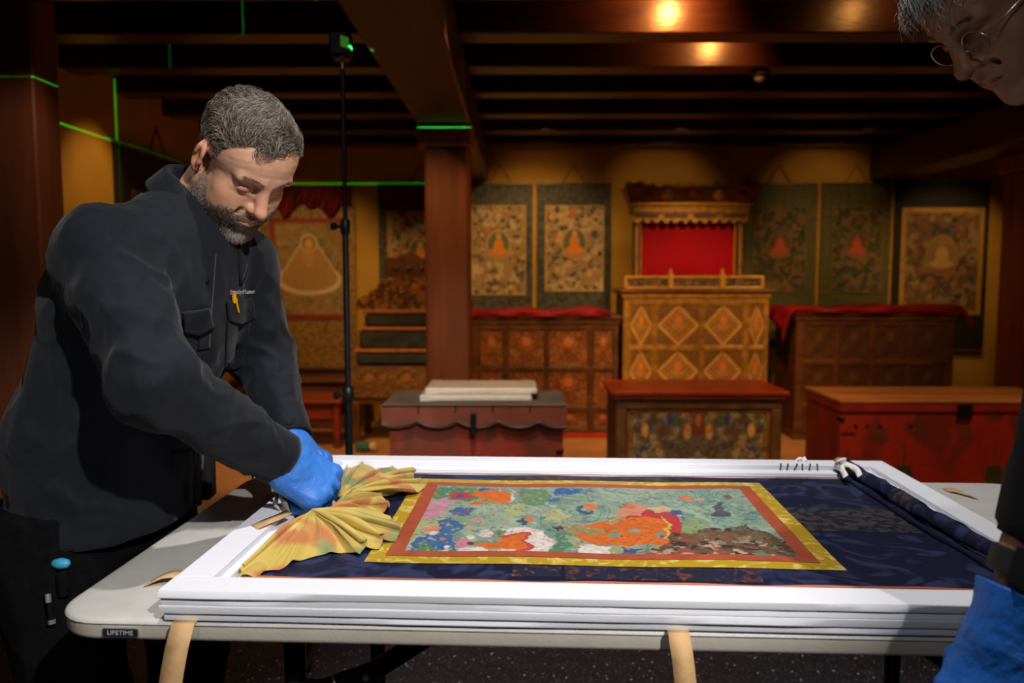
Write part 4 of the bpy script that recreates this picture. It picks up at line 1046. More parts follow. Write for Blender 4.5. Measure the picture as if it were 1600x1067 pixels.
    for k in range(1500):                                                        # small brush marks
        i0 = rng.integers(3, nu - 3); j0 = rng.integers(3, nv - 3); ra = rng.uniform(.0015, .006); rb = rng.uniform(.0015, .005) * 1.3
        base = G[j0, i0]
        if base[0] > .40 and base[1] < .22:
            col = (base * rng.choice([.6, 1.25])) if rng.random() < .4 else None
        elif base[0] > .5: col = np.array((.56, .30, .28)) if rng.random() < .5 else base * 1.15
        else:
            pal = left if UU[j0, i0] < rng.uniform(.45, .62) else right; col = np.array(pal[rng.integers(len(pal))])
            if WW[j0, i0] < .33 and UU[j0, i0] > .62: col = np.array([(.10, .055, .03), (.30, .07, .035), (.20, .12, .06), (.45, .30, .2)][rng.integers(4)])
        if col is None: continue
        di = int(ra / (P_[1] - P_[0]) * nu) + 2; dj = int(rb / (P_[3] - P_[2]) * nv) + 2
        sl = (slice(max(0, j0 - dj), j0 + dj + 1), slice(max(0, i0 - di), i0 + di + 1))
        th = rng.uniform(0, 3.14); dx = UU[sl] - UU[j0, i0]; dy = WW[sl] - WW[j0, i0]
        e = np.hypot((dx * math.cos(th) + dy * math.sin(th)) / ra, (dy * math.cos(th) - dx * math.sin(th)) / (rb * .6))
        m_ = (smooth(-e, -1.1, -.8) * rng.uniform(.55, .95))[..., None]; G[sl] = G[sl] * (1 - m_) + col * m_
    C = G.reshape(-1, 3)
    fine = np.abs(np.sin(80 * n2(U, Vv, 18, 123, 2)))                             # fine ink outlines
    return C * (1 - .45 * (1 - smooth(fine, .05, .22)))[:, None]
M_art = mat('painted_scroll_image', (1, 1, 1), .75, .06, 120, .03, 300, vcol=True)
A, B = np.meshgrid(np.linspace(0, 1, nu + 1), np.linspace(0, 1, nv + 1)); A = A.ravel(); B = B.ravel()
U = P_[0] + A * (P_[1] - P_[0]); Vv = P_[2] + B * (P_[3] - P_[2])
W = np.array(B0)[None, :] + U[:, None] * np.array(TU) + Vv[:, None] * np.array(TV)
W[:, 2] = BASE + .003 + .0012 * np.sin(U * 21 + 1.2 * np.sin(Vv * 9)) * np.sin(Vv * 17 + 1) + .0014
j, i = np.meshgrid(np.arange(nv), np.arange(nu), indexing='ij'); b = (j * (nu + 1) + i).ravel()
me = bpy.data.meshes.new('painted_image'); me.from_pydata(W.tolist(), [], np.stack([b, b + 1, b + nu + 2, b + nu + 1], 1).tolist()); me.update()
set_cols(me, art_table(A, B) * .74); me.shade_smooth(); link('painted_image', me, M_art, sc_)

# roller with the cloth wound on it
def rl(t_): return (1.135 + .030 * t_ + .003 * math.sin(t_ * 9), .752 - .672 * t_)
mb = MB(); pts = []; rr = []
for k in range(61):
    t_ = k / 60; u, v = rl(t_); pts.append(L2W(u, v, BASE + .0165 + .001 * math.sin(t_ * 23))); rr.append(.0145 + .0012 * math.sin(t_ * 31) + .0008 * math.sin(t_ * 77))
roll = obj('wound_roller', mb.tube(pts, rr, 18), M_navy, sc_, 60)
mb = MB(); pts = [L2W(*rl(k / 60), BASE + .0167) for k in range(22, 31)]
obj('worn_patch', mb.tube(pts, .0158, 18, False), M_patch, roll, 60, False)
u, v = rl(0); obj('wooden_knob', MB().lathe([(.010, 0), (.0135, .004), (.0135, .016), (.009, .022)], 16, L2W(u, v, BASE + .0165), TV), mat('pale_wood', (.42, .22, .12), .5, .2, 20), roll, 40)
mb = MB(); pts = [L2W(rl(k / 40)[0] - .024, rl(k / 40)[1] - .02, BASE + .007) for k in range(41)]
obj('cloth_fold', mb.tube(pts, [.006 + .0015 * math.sin(k * .8) for k in range(41)], 10), M_navy, sc_, 60)

# ================================================================== SILK VEIL
def veil_mat():
    m = bpy.data.materials.new('tie_dyed_silk'); m.use_nodes = True; n = m.node_tree.nodes; l = m.node_tree.links; b = n['Principled BSDF']
    t = n.new('ShaderNodeTexCoord'); out = None
    base = n.new('ShaderNodeRGB'); base.outputs[0].default_value = (.50, .355, .065, 1); out = base.outputs[0]
    for sc, off, lo, hi, c in ((13, (0, 0, 0), .50, .62, (.46, .165, .045)), (11, (3, 5, 1), .55, .65, (.20, .24, .08)), (26, (9, 2, 4), .55, .75, (.57, .44, .11))):
        mp = n.new('ShaderNodeMapping'); mp.inputs['Location'].default_value = off; l.new(t.outputs['Object'], mp.inputs[0])
        nz = n.new('ShaderNodeTexNoise'); nz.inputs['Scale'].default_value = sc; nz.inputs['Detail'].default_value = 1.5; l.new(mp.outputs[0], nz.inputs['Vector'])
        mr = n.new('ShaderNodeMapRange'); mr.inputs['From Min'].default_value = lo; mr.inputs['From Max'].default_value = hi; mr.interpolation_type = 'SMOOTHSTEP'; l.new(nz.outputs['Fac'], mr.inputs['Value'])
        mx = n.new('ShaderNodeMix'); mx.data_type = 'RGBA'; l.new(mr.outputs[0], mx.inputs[0]); l.new(out, mx.inputs[6]); mx.inputs[7].default_value = (*c, 1); out = mx.outputs[2]
    l.new(out, b.inputs['Base Color']); b.inputs['Roughness'].default_value = .6; b.inputs['Sheen Weight'].default_value = .2
    w2 = n.new('ShaderNodeTexNoise'); w2.inputs['Scale'].default_value = 500; l.new(t.outputs['Object'], w2.inputs['Vector'])
    bp = n.new('ShaderNodeBump'); bp.inputs['Strength'].default_value = .15; bp.inputs['Distance'].default_value = .002; l.new(w2.outputs['Fac'], bp.inputs['Height']); l.new(bp.outputs[0], b.inputs['Normal'])
    return m
M_veil = veil_mat()
veil = thing('silk_veil', 'yellow and orange tie-dyed silk veil gathered in the gloved hand', 'cloth', L2W(.15, .35, BASE))
def spline(pts, n):
    P = np.array([list(p) for p in pts]); d = np.r_[0, np.cumsum(np.linalg.norm(np.diff(P, axis=0), axis=1))]; q = np.linspace(0, d[-1], n)
    Q = np.stack([np.interp(q, d, P[:, i]) for i in range(P.shape[1])], 1)
    for _ in range(2): Q[1:-1] = (Q[:-2] + 2 * Q[1:-1] + Q[2:]) / 4
    return Q
def fan(name, g, bpts, pleats, zg, zb, amp, n=240, ns=44, dome=.012):
    """cloth fanned from the gather point g (px,py,height) to the boundary pixels bpts lying on the tray"""
    G = np.array(atZ(g[0], g[1], zg)); Bd = spline([atZ(p[0], p[1], zb) for p in bpts], n)
    T = np.linspace(0, 1, n); tang = np.gradient(Bd, axis=0); tang /= np.linalg.norm(tang, axis=1)[:, None] + 1e-9
    ph = np.zeros(n); am = np.zeros(n)
    for t0, t1, k, a in pleats:
        w_ = smooth(T, t0 - .03, t0 + .03) * (1 - smooth(T, t1 - .03, t1 + .03)); ph = np.where((T >= t0) & (T <= t1), (T - t0) / (t1 - t0) * k * 2 * math.pi, ph); am += w_ * a
    vs = []
    for js in range(ns + 1):
        s = js / ns
        p = G + (Bd - G) * s
        env = math.sin(min(1, s * 1.25) * math.pi / 2)
        wob = .35 * np.sin(T * 61 + 5 * s) + .25 * np.sin(T * 37 - 3 * s)
        zz = G[2] + (zb - G[2]) * (1 - (1 - s) ** 1.7) + dome * math.sin(math.pi * s) + amp * am * env * (.5 + .5 * np.sin(ph + .5 * wob)) + .0012 * np.sin(T * 90 + s * 9)
        p = p + tang * (am * env * amp * .8 * np.cos(ph))[:, None]
        p[:, 2] = np.maximum(zz, BASE + .0055); vs.append(p)
    V = np.concatenate(vs); j, i = np.meshgrid(np.arange(ns), np.arange(n - 1), indexing='ij'); b = (j * n + i).ravel()
    me = bpy.data.meshes.new(name); me.from_pydata(V.tolist(), [], np.stack([b, b + 1, b + n + 1, b + n], 1).tolist()); me.update()
    o = link(name, me, M_veil, veil, 179); m = o.modifiers.new('thick', 'SOLIDIFY'); m.thickness = .0012; m.offset = 1
    return o
zc = BASE + .006
fan('front_fold', (487, 797), [(372, 888), (385, 897), (410, 893), (436, 890), (455, 880), (480, 873), (502, 868), (520, 866), (540, 862), (562, 869), (575, 858), (592, 858), (600, 848), (618, 845), (625, 836), (606, 818), (570, 798)],
    [(.02, .10, 1, .7), (.18, .46, 2.5, .25), (.46, .86, 4, 1.0), (.86, 1, 1, .5)], zc + .040, zc, .017)
fan('middle_fold', (520, 792), [(515, 806), (545, 812), (572, 812), (590, 806), (607, 797), (609, 788), (596, 783), (598, 772), (590, 758), (575, 748)], [(.0, .65, 4, 1.0), (.65, 1, 2, .8)], zc + .035, zc + .002, .016)
fan('back_fold', (530, 775), [(596, 788), (600, 776), (625, 772), (650, 772), (663, 763), (646, 752), (646, 741), (620, 738), (597, 734), (580, 731), (560, 729), (552, 727), (545, 733), (535, 748)], [(.0, .30, 2, .8), (.30, .55, 3, 1.0), (.55, 1, 3, .9)], zc + .030, zc + .002, .015)
# hem along the sewn edge at the left
mb = MB()
def hem(s, t_): return L2W(.066 + .030 * t_ + .004 * math.sin(s * 19), .085 + .60 * s, BASE + .004 + .007 * math.sin(math.pi * t_) + .003 * math.sin(s * 33))
o = obj('sewn_hem', mb.grid(hem, 90, 8), M_veil, veil, 179, False); o.modifiers.new('thick', 'SOLIDIFY').thickness = .001

# ribbons held with the veil
M_ribbon = mat('beige_ribbon', (.42, .34, .24), .7, .35, 30, .1, 100)
t = thing('ribbon_bundle', 'frayed beige ribbons dangling under the gloved hand', 'ribbon', atZ(440, 790, RIM))
for k, pp in enumerate(([(430, 752, .06), (433, 772, .04), (431, 790, .03), (440, 800, .02)], [(436, 760, .06), (440, 778, .045), (446, 792, .03), (443, 806, .012)], [(440, 768, .05), (446, 786, .04), (450, 800, .02)], [(428, 748, .06), (426, 758, .05), (427, 768, .04)])):
    P3 = [atZ(a, b_, BASE + h_) for a, b_, h_ in pp]
    obj('ribbon_tail', MB().tube(P3, [.002, .0038, .0032, .0016][:len(P3)], 7), M_ribbon, t, 60)

# ================================================================== STRAPS
M_tape = mat('kraft_tape', (.50, .30, .13), .7, .15, 40, .05, 120)
def strap(name, label, cl, wv, group='kraft straps under the boards'):
    mb = MB(); n_ = len(cl); Wv = Vector(wv)
    vs = []
    for p in cl: vs += [Vector(p) - Wv / 2, Vector(p) + Wv / 2]
    mb.add(vs, [(2 * i, 2 * i + 1, 2 * i + 3, 2 * i + 2) for i in range(n_ - 1)])
    o = obj(name, mb, M_tape, None, 179, False); o.modifiers.new('thick', 'SOLIDIFY').thickness = .0012
    return tag(o, label, 'strap', group)
def hang_strap(u, dx, lab, wd):
    cl = [L2W(u, .10, TH + .0014), L2W(u, .004, TH + .0014), L2W(u, -.003, TH + .0012)]
    for k in range(1, 16):
        s = k / 15
        cl.append(L2W(u + dx * s ** .8, -.006 - .006 * math.sin(min(1, s * 4) * math.pi / 2) - .008 * math.sin(s * 4), TH - .001 - .40 * s))
    return strap('strap', lab, cl, TU * wd)
hang_strap(.033, -.050, 'tan paper strap hanging off the table front near the left corner', .030)
hang_strap(.665, .035, 'tan paper strap hanging off the middle of the table front', .027)
def loop_strap(pxs, w_, lab, lift):
    cl = []; P3 = [atZ(a, b_, TH) for a, b_ in pxs]; n_ = 14
    for k in range(n_ + 1):
        s = k / n_; p = P3[0].lerp(P3[1], s); cl.append(Vector((p.x, p.y, TH + .0015 + lift * math.sin(math.pi * s) * (1 - .3 * s))))
    return strap('strap', lab, cl, TV * w_)
loop_strap([(300, 905), (232, 912)], .028, 'tan paper strap end arching out at the near left of the boards', .012)
rz = RIM + .0015
strap('strap', 'tan paper strap end lying over the rim beside the gloved hand', [atZ(452, 800, rz + .004), atZ(436, 808, rz + .004), atZ(418, 815, rz + .002), atZ(402, 822, rz + .001), atZ(388, 829, rz - .008), atZ(376, 834, rz - .022), atZ(364, 839, TH + .004)], TU * .017 - TV * .020)
loop_strap([(448, 768), (412, 779)], .028, 'tan paper strap end near the far left of the boards', .008)
loop_strap([(1478, 767), (1523, 779)], .028, 'tan paper strap end on the bare table right of the boards', .006)

# ================================================================== SMALL THINGS ON THE BACK RIM
for k, px in enumerate((1217, 1227, 1238, 1251, 1261, 1274)):
    p = L2W(*W2L(atZ(px, 733, BASE + LT)), RIM - LT); p.z = BASE + LT + .0003
    u, v = W2L(p); p = L2W(u, min(.722, max(.703, v)), p.z)
    t = thing('pin', ['leftmost', 'second from left', 'third from left and most tilted', 'fourth from left', 'fifth from left', 'rightmost'][k] + ' of six dark pins on the back rim', 'pin', p, group='pins stuck in the back rim')
    tip = p + Vector(((.001, .002, .006, -.001, .002, -.001)[k], 0, .011))
    obj('shank', MB().tube([p, tip], .0015, 6), M_iron, t); obj('head', MB().lathe([(.0008, 0), (.0019, .001), (.0019, .003), (.0008, .004)], 8, tip), M_iron, t)
M_white = mat('white_ribbon', (.82, .80, .75), .75, .06, 30, .05, 100)
def ribbon(mb, pts, w_):
    P3 = spline(pts, 24); vs = []
    for i, p in enumerate(P3):
        wv = Vector((.75, .25, .65 + .3 * math.sin(i * .5))).normalized() * w_ / 2
        vs += [Vector(p) - wv, Vector(p) + wv]
    return mb.add(vs, [(2 * i, 2 * i + 1, 2 * i + 3, 2 * i + 2) for i in range(23)])
t = thing('white_ribbon', 'white ribbon knot behind the wooden end of the roller', 'ribbon', atZ(1318, 722, RIM))
def rp(a, b_, h_): return atZ(a, b_, RIM + h_) 
for nm, pts in (('loop', [(1308, 728, .004), (1306, 722, .012), (1312, 718, .020), (1320, 719, .018), (1318, 728, .006)]), ('tail', [(1318, 725, .008), (1330, 728, .012), (1340, 735, .010), (1344, 744, .002)]), ('tail', [(1314, 728, .006), (1318, 738, .004), (1322, 745, .001)])):
    o = obj(nm, ribbon(MB(), [rp(*p) for p in pts], .013), M_white, t, 179, False); o.modifiers.new('thick', 'SOLIDIFY').thickness = .001
obj('knot', MB().lathe([(.002, -.006), (.007, -.003), (.008, .002), (.004, .006)], 10, rp(1317, 727, .006)), M_white, t, 60)
o = obj('ribbon_scrap', ribbon(MB(), [rp(1243, 719, .001), rp(1249, 717, .005), rp(1255, 716, .006), rp(1258, 721, .001)], .012), M_white, None, 179, False); o.modifiers.new('thick', 'SOLIDIFY').thickness = .001
tag(o, 'short white ribbon scrap curling above the dark pins', 'ribbon')

# ================================================================== PEOPLE
M_skin = mat('skin_light', (1, 1, 1), .48, .05, 90, .06, 420, vcol=True, sss=.12, spec=.4)
M_hairbase = mat('hair_under', (.045, .036, .030), .7, .3, 60, .3, 120)
M_hair = mat('hair_strands', (1, 1, 1), .42, .05, 60, vcol=True, spec=.5)
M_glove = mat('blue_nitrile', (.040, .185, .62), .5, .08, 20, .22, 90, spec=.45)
M_lash = mat('dark_lash', (.02, .012, .01), .6)

def head_sdf(c):
    """head in its own frame: +x face, +y its left, +z up, origin between the ears"""
    S = SDF((-.125, -.10, -.21), (.14, .10, .155), c.get('h', .0021))
    a = S.P[..., 1]; ay = np.abs(a)
    P0 = S.PA; S.PA = P0.copy(); S.PA[..., 1] = ay                # mirrored features
    S.uni(S.ell((-.008, 0, .045), (.101, .077, .088)), .01)
    S.uni(S.ell((.028, 0, .055), (.066, .068, .062)), .03)           # forehead
    S.uni(S.ell((.036, 0, -.035), (.056, .058, .078)), .03)          # face mass
    S.uni(S.cap((-.004, .054, -.045), (.052, .022, -.095), .021, .019), .03)   # jaw
    S.uni(S.ell((.068, 0, -.102), (.023, .027, .020)), .02)          # chin
    S.uni(S.ell((.052, .043, -.016), (.026, .021, .021)), .022)      # cheekbone
    S.uni(S.ell((.050, .034, -.048), (.030, .026, .028)), .03)       # cheek
    S.win((.04, None, -.085), (.14, None, .065))
    S.uni(S.cap((.080, .046, .032), (.0900, .010, .035), .0095, .0115), .013)   # brow
    S.sub(S.ell((.094, .033, .013), (.018, .019, .0125)), .014)      # socket
    S.uni(S.ell((.0752, .0325, .0105), (.0136, .0160, .0130)), .006) # closed lid over the eye
    S.sub(S.cap((.0925, .022, .0195), (.0800, .046, .0165), .0016, .0014), .005)    # lid crease
    S.uni(S.cap((.084, .020, .0015), (.070, .047, .004), .0045, .004), .008)  # lower lid bag
    S.uni(S.cap((.090, 0, .024), (c['nose'] - .013, 0, -.020), .0078, .0120), .014)   # nose ridge
    S.uni(S.ell((c['nose'] - .012, 0, -.023), (.0130, .0105, .0105)), .008)
    S.uni(S.ell((.0945, .0115, -.0265), (.011, .0070, .0078)), .007)  # wing
    S.sub(S.ell((.1025, .0068, -.0345), (.006, .0038, .005)), .004)
    S.uni(S.ell((.083, 0, -.057), (.016, .027, .020)), .016)          # muzzle
    S.uni(S.cap((.0975, 0, -.0520), (.0885, .021, -.0555), .0048, .0026), .006)  # upper lip
    S.uni(S.cap((.0955, 0, -.0635), (.0875, .019, -.0600), .0056, .0028), .006)
    S.sub(S.cap((.1045, 0, -.0577), (.0910, .024, -.0585), .0022, .0018), .003)
    S.sub(S.cap((.086, .026, -.036), (.074, .037, -.058), .0035, .002), .010)   # nasolabial fold
    # ear
    S.win((-.05, None, -.05), (.03, None, .06))
    Me = np.array([(.96, .20, -.18), (-.22, .97, .05), (.18, -.03, .98)]).T
    Me = np.linalg.qr(Me)[0]; Me *= np.sign(np.diag(Me))
    ec = np.array((-.010, .082, .004))
    S.uni(S.ell(ec, (.0185, .0070, .0325), Me), .006)
    S.sub(S.ell(ec + np.array((.004, .0085, -.001)), (.0105, .0068, .0190), Me), .004)
    S.uni(S.ell(ec + np.array((-.004, .0048, .009)), (.0050, .0036, .0150), Me), .003)
    S.uni(S.ell(ec + np.array((.013, .001, -.008)), (.0050, .0050, .0065), Me), .003)   # tragus
    S.uni(S.ell(ec + np.array((.004, .000, -.026)), (.0090, .0052, .0100), Me), .004)   # lobe
    S.win(); S.PA = P0
    nb = np.array(c['neck'])
    S.uni(S.cap((-.032, 0, -.035), nb, .056, .060), .03)
    S.uni(S.cap((.018, 0, -.085), nb + np.array((.045, 0, -.015)), .030, .036), .03)    # throat
    q = np.abs(S.F) < .008; S.F[q] += (.0012 * (fbm(S.PA[q], 60, 3, 2) - .5)).astype(np.float32)
    q = (np.abs(S.F) < .006) & (S.PA[..., 0] > .045) & (S.PA[..., 2] > .042) & (S.PA[..., 2] < .09); pq = S.PA[q]      # forehead lines
    S.F[q] += (.00022 * np.sin(pq[:, 2] * 520 + 900 * pq[:, 1] ** 2 * 3) * smooth(fbm(pq, 30, 9, 2), .35, .6)).astype(np.float32)
    return S

def strands(V, Nn, dirs, lens, rad0, curl, seg, rng, cols, bend=None):
    """tapered curved three-sided strands; V roots, dirs start directions"""
    n = len(V); T = dirs / (np.linalg.norm(dirs, axis=1)[:, None] + 1e-9)
    A_ = np.cross(T, Nn); A_ /= np.linalg.norm(A_, axis=1)[:, None] + 1e-9; Bn = np.cross(T, A_)
    ph = rng.uniform(0, 6.28, n); fr = rng.uniform(.7, 1.4, n)
    pts = []; P = V.copy()
    for s in range(seg + 1):
        q = s / seg
        w_ = curl * lens * (np.sin(ph + fr * 5.0 * q) - np.sin(ph))
        drop = (bend if bend is not None else 0) 
        p = V + T * (lens * q)[:, None] + A_ * w_[:, None] + Bn * (.6 * curl * lens * (np.cos(ph + fr * 5 * q) - np.cos(ph)))[:, None] - Nn * (drop * lens * q * q)[:, None]
        pts.append(p)
    vs = []
    for s in range(seg + 1):
        r = rad0 * (1 - .75 * s / seg)
        for k in range(3):
            an = k * 2.0944; vs.append(pts[s] + (A_ * math.cos(an) + Nn * math.sin(an)) * r)
    VV = np.stack(vs, 1).reshape(-1, 3)                      # (n, (seg+1)*3, 3)
    m = (seg + 1) * 3; F = []
    base = (np.arange(n) * m)[:, None]
    for s in range(seg):
        for k in range(3):
            a = s * 3 + k; b = s * 3 + (k + 1) % 3; F.append(np.concatenate([base + a, base + b, base + b + 3, base + a + 3], 1))
    F = np.concatenate(F)
    C = np.repeat(cols, m, axis=0)
    return VV, F, C

def quads_mesh(name, V, Q):
    me = bpy.data.meshes.new(name)
    me.vertices.add(len(V)); me.vertices.foreach_set('co', V.astype(np.float32).ravel())
    me.loops.add(Q.size); me.loops.foreach_set('vertex_index', Q.astype(np.int32).ravel())
    me.polygons.add(len(Q)); me.polygons.foreach_set('loop_start', np.arange(0, Q.size, 4, dtype=np.int32))
    me.update(calc_edges=True); me.shade_smooth(); return me

HL_X = [-.12, -.095, -.06, -.03, -.012, .012, .028, .040, .052, .065, .080, .10]
HL_Z = [-.075, -.070, -.052, -.030, .010, .006, .030, .052, .068, .082, .100, .112]
def hair_mask(V, hl=0.0):
    zb = np.interp(V[:, 0], HL_X, HL_Z) + hl
    return V[:, 2] - zb
def beard_mask(V):
    x, y, z = V.T; ay = np.abs(y)
    top = np.interp(x, [-.02, .0, .012, .025, .045, .060, .075, .085, .1], [-.02, .005, -.004, -.026, -.050, -.052, -.0385, -.036, -.034])
    top = np.where((ay < .006) & (x > .095), -.040, top)
    m = np.minimum.reduce([(top - z) / .006, (x - .004 + (z + .02) * -.15) / .006, (z + .135) / .01])
    lips = (np.abs(z + .0580) < .0085 * np.clip(1 - ay / .026, 0, 1) + .0005) & (x > .082)
    return np.where(lips, -1, m)

def make_head(root, c, RM, org, names):
    """builds body mesh (head + neck), hair, beard ... in world space"""
    S = head_sdf(c); me, V = S.mesh(names + 'head'); V = np.array(V); _, Nn = mesh_np(me)
    rng = np.random.default_rng(c['seed'])
    x, y, z = V.T; ay = np.abs(y)
    sk = np.array(c['skin']); C = np.tile(sk, (len(V), 1))
    n_ = fbm(V, 45, 2, 3)
    C *= (.90 + .20 * n_)[:, None]
    g = lambda cx, cy, cz, r: np.exp(-(((x - cx) ** 2 + (ay - cy) ** 2 + (z - cz) ** 2) / r ** 2))
    red = g(.055, .045, -.022, .026) * .8 + g(c['nose'] - .01, 0, -.022, .018) * .9 + g(-.01, .084, .004, .032) * 1.1 + g(.09, .03, -.001, .012) * .4
    C = mixc(C, np.clip(red, 0, 1) * .55, sk * np.array((1.05, .62, .56)))
    C = mixc(C, g(.094, .010, -.058, .012) * .8, sk * np.array((.85, .45, .42)))
    C = mixc(C, g(.080, .033, .004, .016) * .35, sk * np.array((.66, .50, .48)))
    bm = beard_mask(V) if c.get('beard') else np.full(len(V), -1.)
    C = mixc(C, smooth(bm, -.4, 2.2) * .5, c.get('beardcol', (.06, .05, .045)))
    hm = hair_mask(V); ear = (np.abs(x + .010) < .030) & (np.abs(z - .002) < .042) & (ay > .0745); hm = np.where(ear, -1, hm); C = mixc(C, smooth(hm, -.002, .006) * .8, c['haircol'])
    set_cols(me, C)
    X = lambda Q: (Q @ np.array(RM).T + np.array(org)).astype(np.float32)
    me.vertices.foreach_set('co', X(V).ravel()); me.update()
    body = link('body', me, c.get('mat', M_skin), root)
    XN = lambda Q: Q @ np.array(RM).T
    # hair: a tufted cap and strands
    ok = (hm > .003) & (z > -.085)
    I = np.flatnonzero(ok)
    I = rng.choice(I, min(len(I), c['nhair']))
    Vr = V[I] + rng.normal(0, .001, (len(I), 3)); Nr = Nn[I]
    flow = np.array(c['flow']); back = np.tile(flow, (len(I), 1))
    zf = smooth(Vr[:, 2], .02, .10)[:, None]
    swirl = np.stack([np.sin(40 * Vr[:, 1] + 25 * Vr[:, 2]), np.sin(45 * Vr[:, 0] + 1), np.cos(38 * Vr[:, 0] + 30 * Vr[:, 1])], 1) * .55
    d = back * zf + (1 - zf) * np.array((-.35, 0, -1.0)) + swirl * zf
    fr = smooth(Vr[:, 0], .05, .085)[:, None] * smooth(Vr[:, 2], .07, .09)[:, None]
    d = d * (1 - fr) + fr * (np.array(c['fringe']) + swirl * .5)
    d = d - Nr * (d * Nr).sum(1)[:, None]; d /= np.linalg.norm(d, axis=1)[:, None] + 1e-9
    d = d + Nr * (.22 + .55 * zf * c.get('lift', 1) * rng.random((len(I), 1)))
    ln = (c['hmin'] + (c['hmax'] - c['hmin']) * smooth(Vr[:, 2], .0, .10)) * rng.uniform(.7, 1.25, len(I)) + c.get('fl', .010) * fr[:, 0]
    h0, h1 = np.array(c['hair0']), np.array(c['hair1'])
    t = np.clip(rng.random(len(I)) ** 2.0 + .35 * (fbm(Vr, 50, 4, 2) - .5) + c.get('greyside', .3) * (1 - zf[:, 0]), 0, 1)[:, None]
    VV, F, CC = strands(Vr, Nr, d, ln, c.get('hr', .00075), c.get('curl', .16), 5, rng, h0 * (1 - t) + h1 * t, .35)
    hme = quads_mesh('hair', X(VV), F); set_cols(hme, CC); hair = link('hair', hme, M_hair, root)
    if c.get('beard'):
        I = np.flatnonzero(bm + rng.normal(0, .9, len(bm)) > .4); I = I[bm[I] > -.6]; I = rng.choice(I, min(len(I), c['nbeard'])); Vr = V[I] + rng.normal(0, .0006, (len(I), 3)); Nr = Nn[I]
        d = np.array((-.1, 0, -1.0)) + rng.normal(0, .35, (len(I), 3)); d = d - Nr * (d * Nr).sum(1)[:, None]; d /= np.linalg.norm(d, axis=1)[:, None] + 1e-9; d = d + Nr * .45
        ln = (.004 + .010 * smooth(-Vr[:, 2], .05, .10)) * rng.uniform(.6, 1.3, len(I))
        wt = np.clip(.75 * np.exp(-((Vr[:, 0] - .085) ** 2 + (np.abs(Vr[:, 1]) - .004) ** 2 + (Vr[:, 2] + .098) ** 2) / .02 ** 2) + .45 * np.exp(-((Vr[:, 0] - .02) / .02) ** 2) + rng.random(len(I)) ** 2 * .7, 0, 1)[:, None]
        VV, F, CC = strands(Vr, Nr, d, ln, .0005, .12, 3, rng, np.array((.060, .044, .034)) * (1 - wt) + np.array((.50, .44, .38)) * wt, .1)
        bme = quads_mesh('beard', X(VV), F); set_cols(bme, CC); link('beard', bme, M_hair, root)
    # brows and lashes
    for s in (-1, 1):
        zc_ = .0335 + .0060 * np.sin(np.clip((s * y - .011) / .037, 0, 1) * 2.4)
        I = np.flatnonzero((x > .06) & (s * y > .010) & (s * y < .048) & (np.abs(z - zc_) < .0026)); I = rng.choice(I, c.get('nbrow', 90))
        Vr = V[I]; Nr = Nn[I]; q = np.clip((s * Vr[:, 1] - .011) / .037, 0, 1); d = np.stack([-.25 * np.ones_like(q), s * np.ones_like(q), .35 - .5 * q], 1) + Nr * .3 + rng.normal(0, .2, (len(q), 3)); 
        VV, F, CC = strands(Vr, Nr, d, rng.uniform(.005, .009, len(q)), .00032, .05, 3, rng, np.tile(np.array(c.get('browcol', (.10, .07, .05))), (len(q), 1)) * rng.uniform(.6, 2.2, (len(q), 1)), .1)
        bme = quads_mesh('eyebrow', X(VV), F); set_cols(bme, CC); link('eyebrow', bme, M_hair, root)
        pts = []
        for k in range(13):
            a = rad(-62 + 124 * k / 12)
            pts.append((.0745 + .0137 * math.cos(a) * .985, s * (.0325 + .0155 * math.sin(a) * .99), .0085 - .0028 * math.cos(a)))
        obj('eyelash_line', MB().tube([tuple(X(np.array([p]))[0]) for p in pts], [.0003] + [.0008] * 11 + [.0003], 6), M_lash, root)
    return body, X

def V3(p): return np.array(p, float)
SKIP = []                                    # capsules (a, b, r) whose surface is passed through when laying details
def _inarm(p):
    p = np.array(p)
    for a, b, r in SKIP:
        d = b - a; t = min(1, max(0, float((p - a) @ d / (d @ d))))
        if np.linalg.norm(p - a - d * t) < r: return True
    return False
def hitpx(bvh, px, py, off=0.0):
    o = Vector((0, 0, CAMZ)); r = _ray(px, py).normalized()
    for _ in range(8):
        h = bvh.ray_cast(o, r)
        if h[0] is None: return None, None
        if not _inarm(h[0]): break
        o = h[0] + r * .004
    n = h[1]
    if n.dot(_ray(px, py)) > 0: n = -n
    return h[0] + n * off, n
def patch(name, bvh, q, m, parent, nu=14, nv=10, off=.0025, thick=.002, notch=0.0):
    """cloth piece lying on a garment: quad TL,TR,BR,BL given in photo pixels, laid on the real surface"""
    pts = []; okk = True; last = None
    for j in range(nv + 1):
        for i in range(nu + 1):
            s, t = i / nu, j / nv
            x = (q[0][0] * (1 - s) + q[1][0] * s) * (1 - t) + (q[3][0] * (1 - s) + q[2][0] * s) * t
            y = (q[0][1] * (1 - s) + q[1][1] * s) * (1 - t) + (q[3][1] * (1 - s) + q[2][1] * s) * t
            y += notch * (1 - abs(2 * s - 1)) * t
            p, n = hitpx(bvh, x, y, off)
            if p is None: p = last
            if last is not None and p is not None and (p - last).length > .08 and i > 0: p = last
            last = p; pts.append(p)
    if any(p is None for p in pts): return None
    mb = MB().add(pts, [(j * (nu + 1) + i, j * (nu + 1) + i + 1, (j + 1) * (nu + 1) + i + 1, (j + 1) * (nu + 1) + i) for j in range(nv) for i in range(nu)])
    o = obj(name, mb, m, parent, 179, False); md = o.modifiers.new('thick', 'SOLIDIFY'); md.thickness = thick; md.offset = 0
    return o
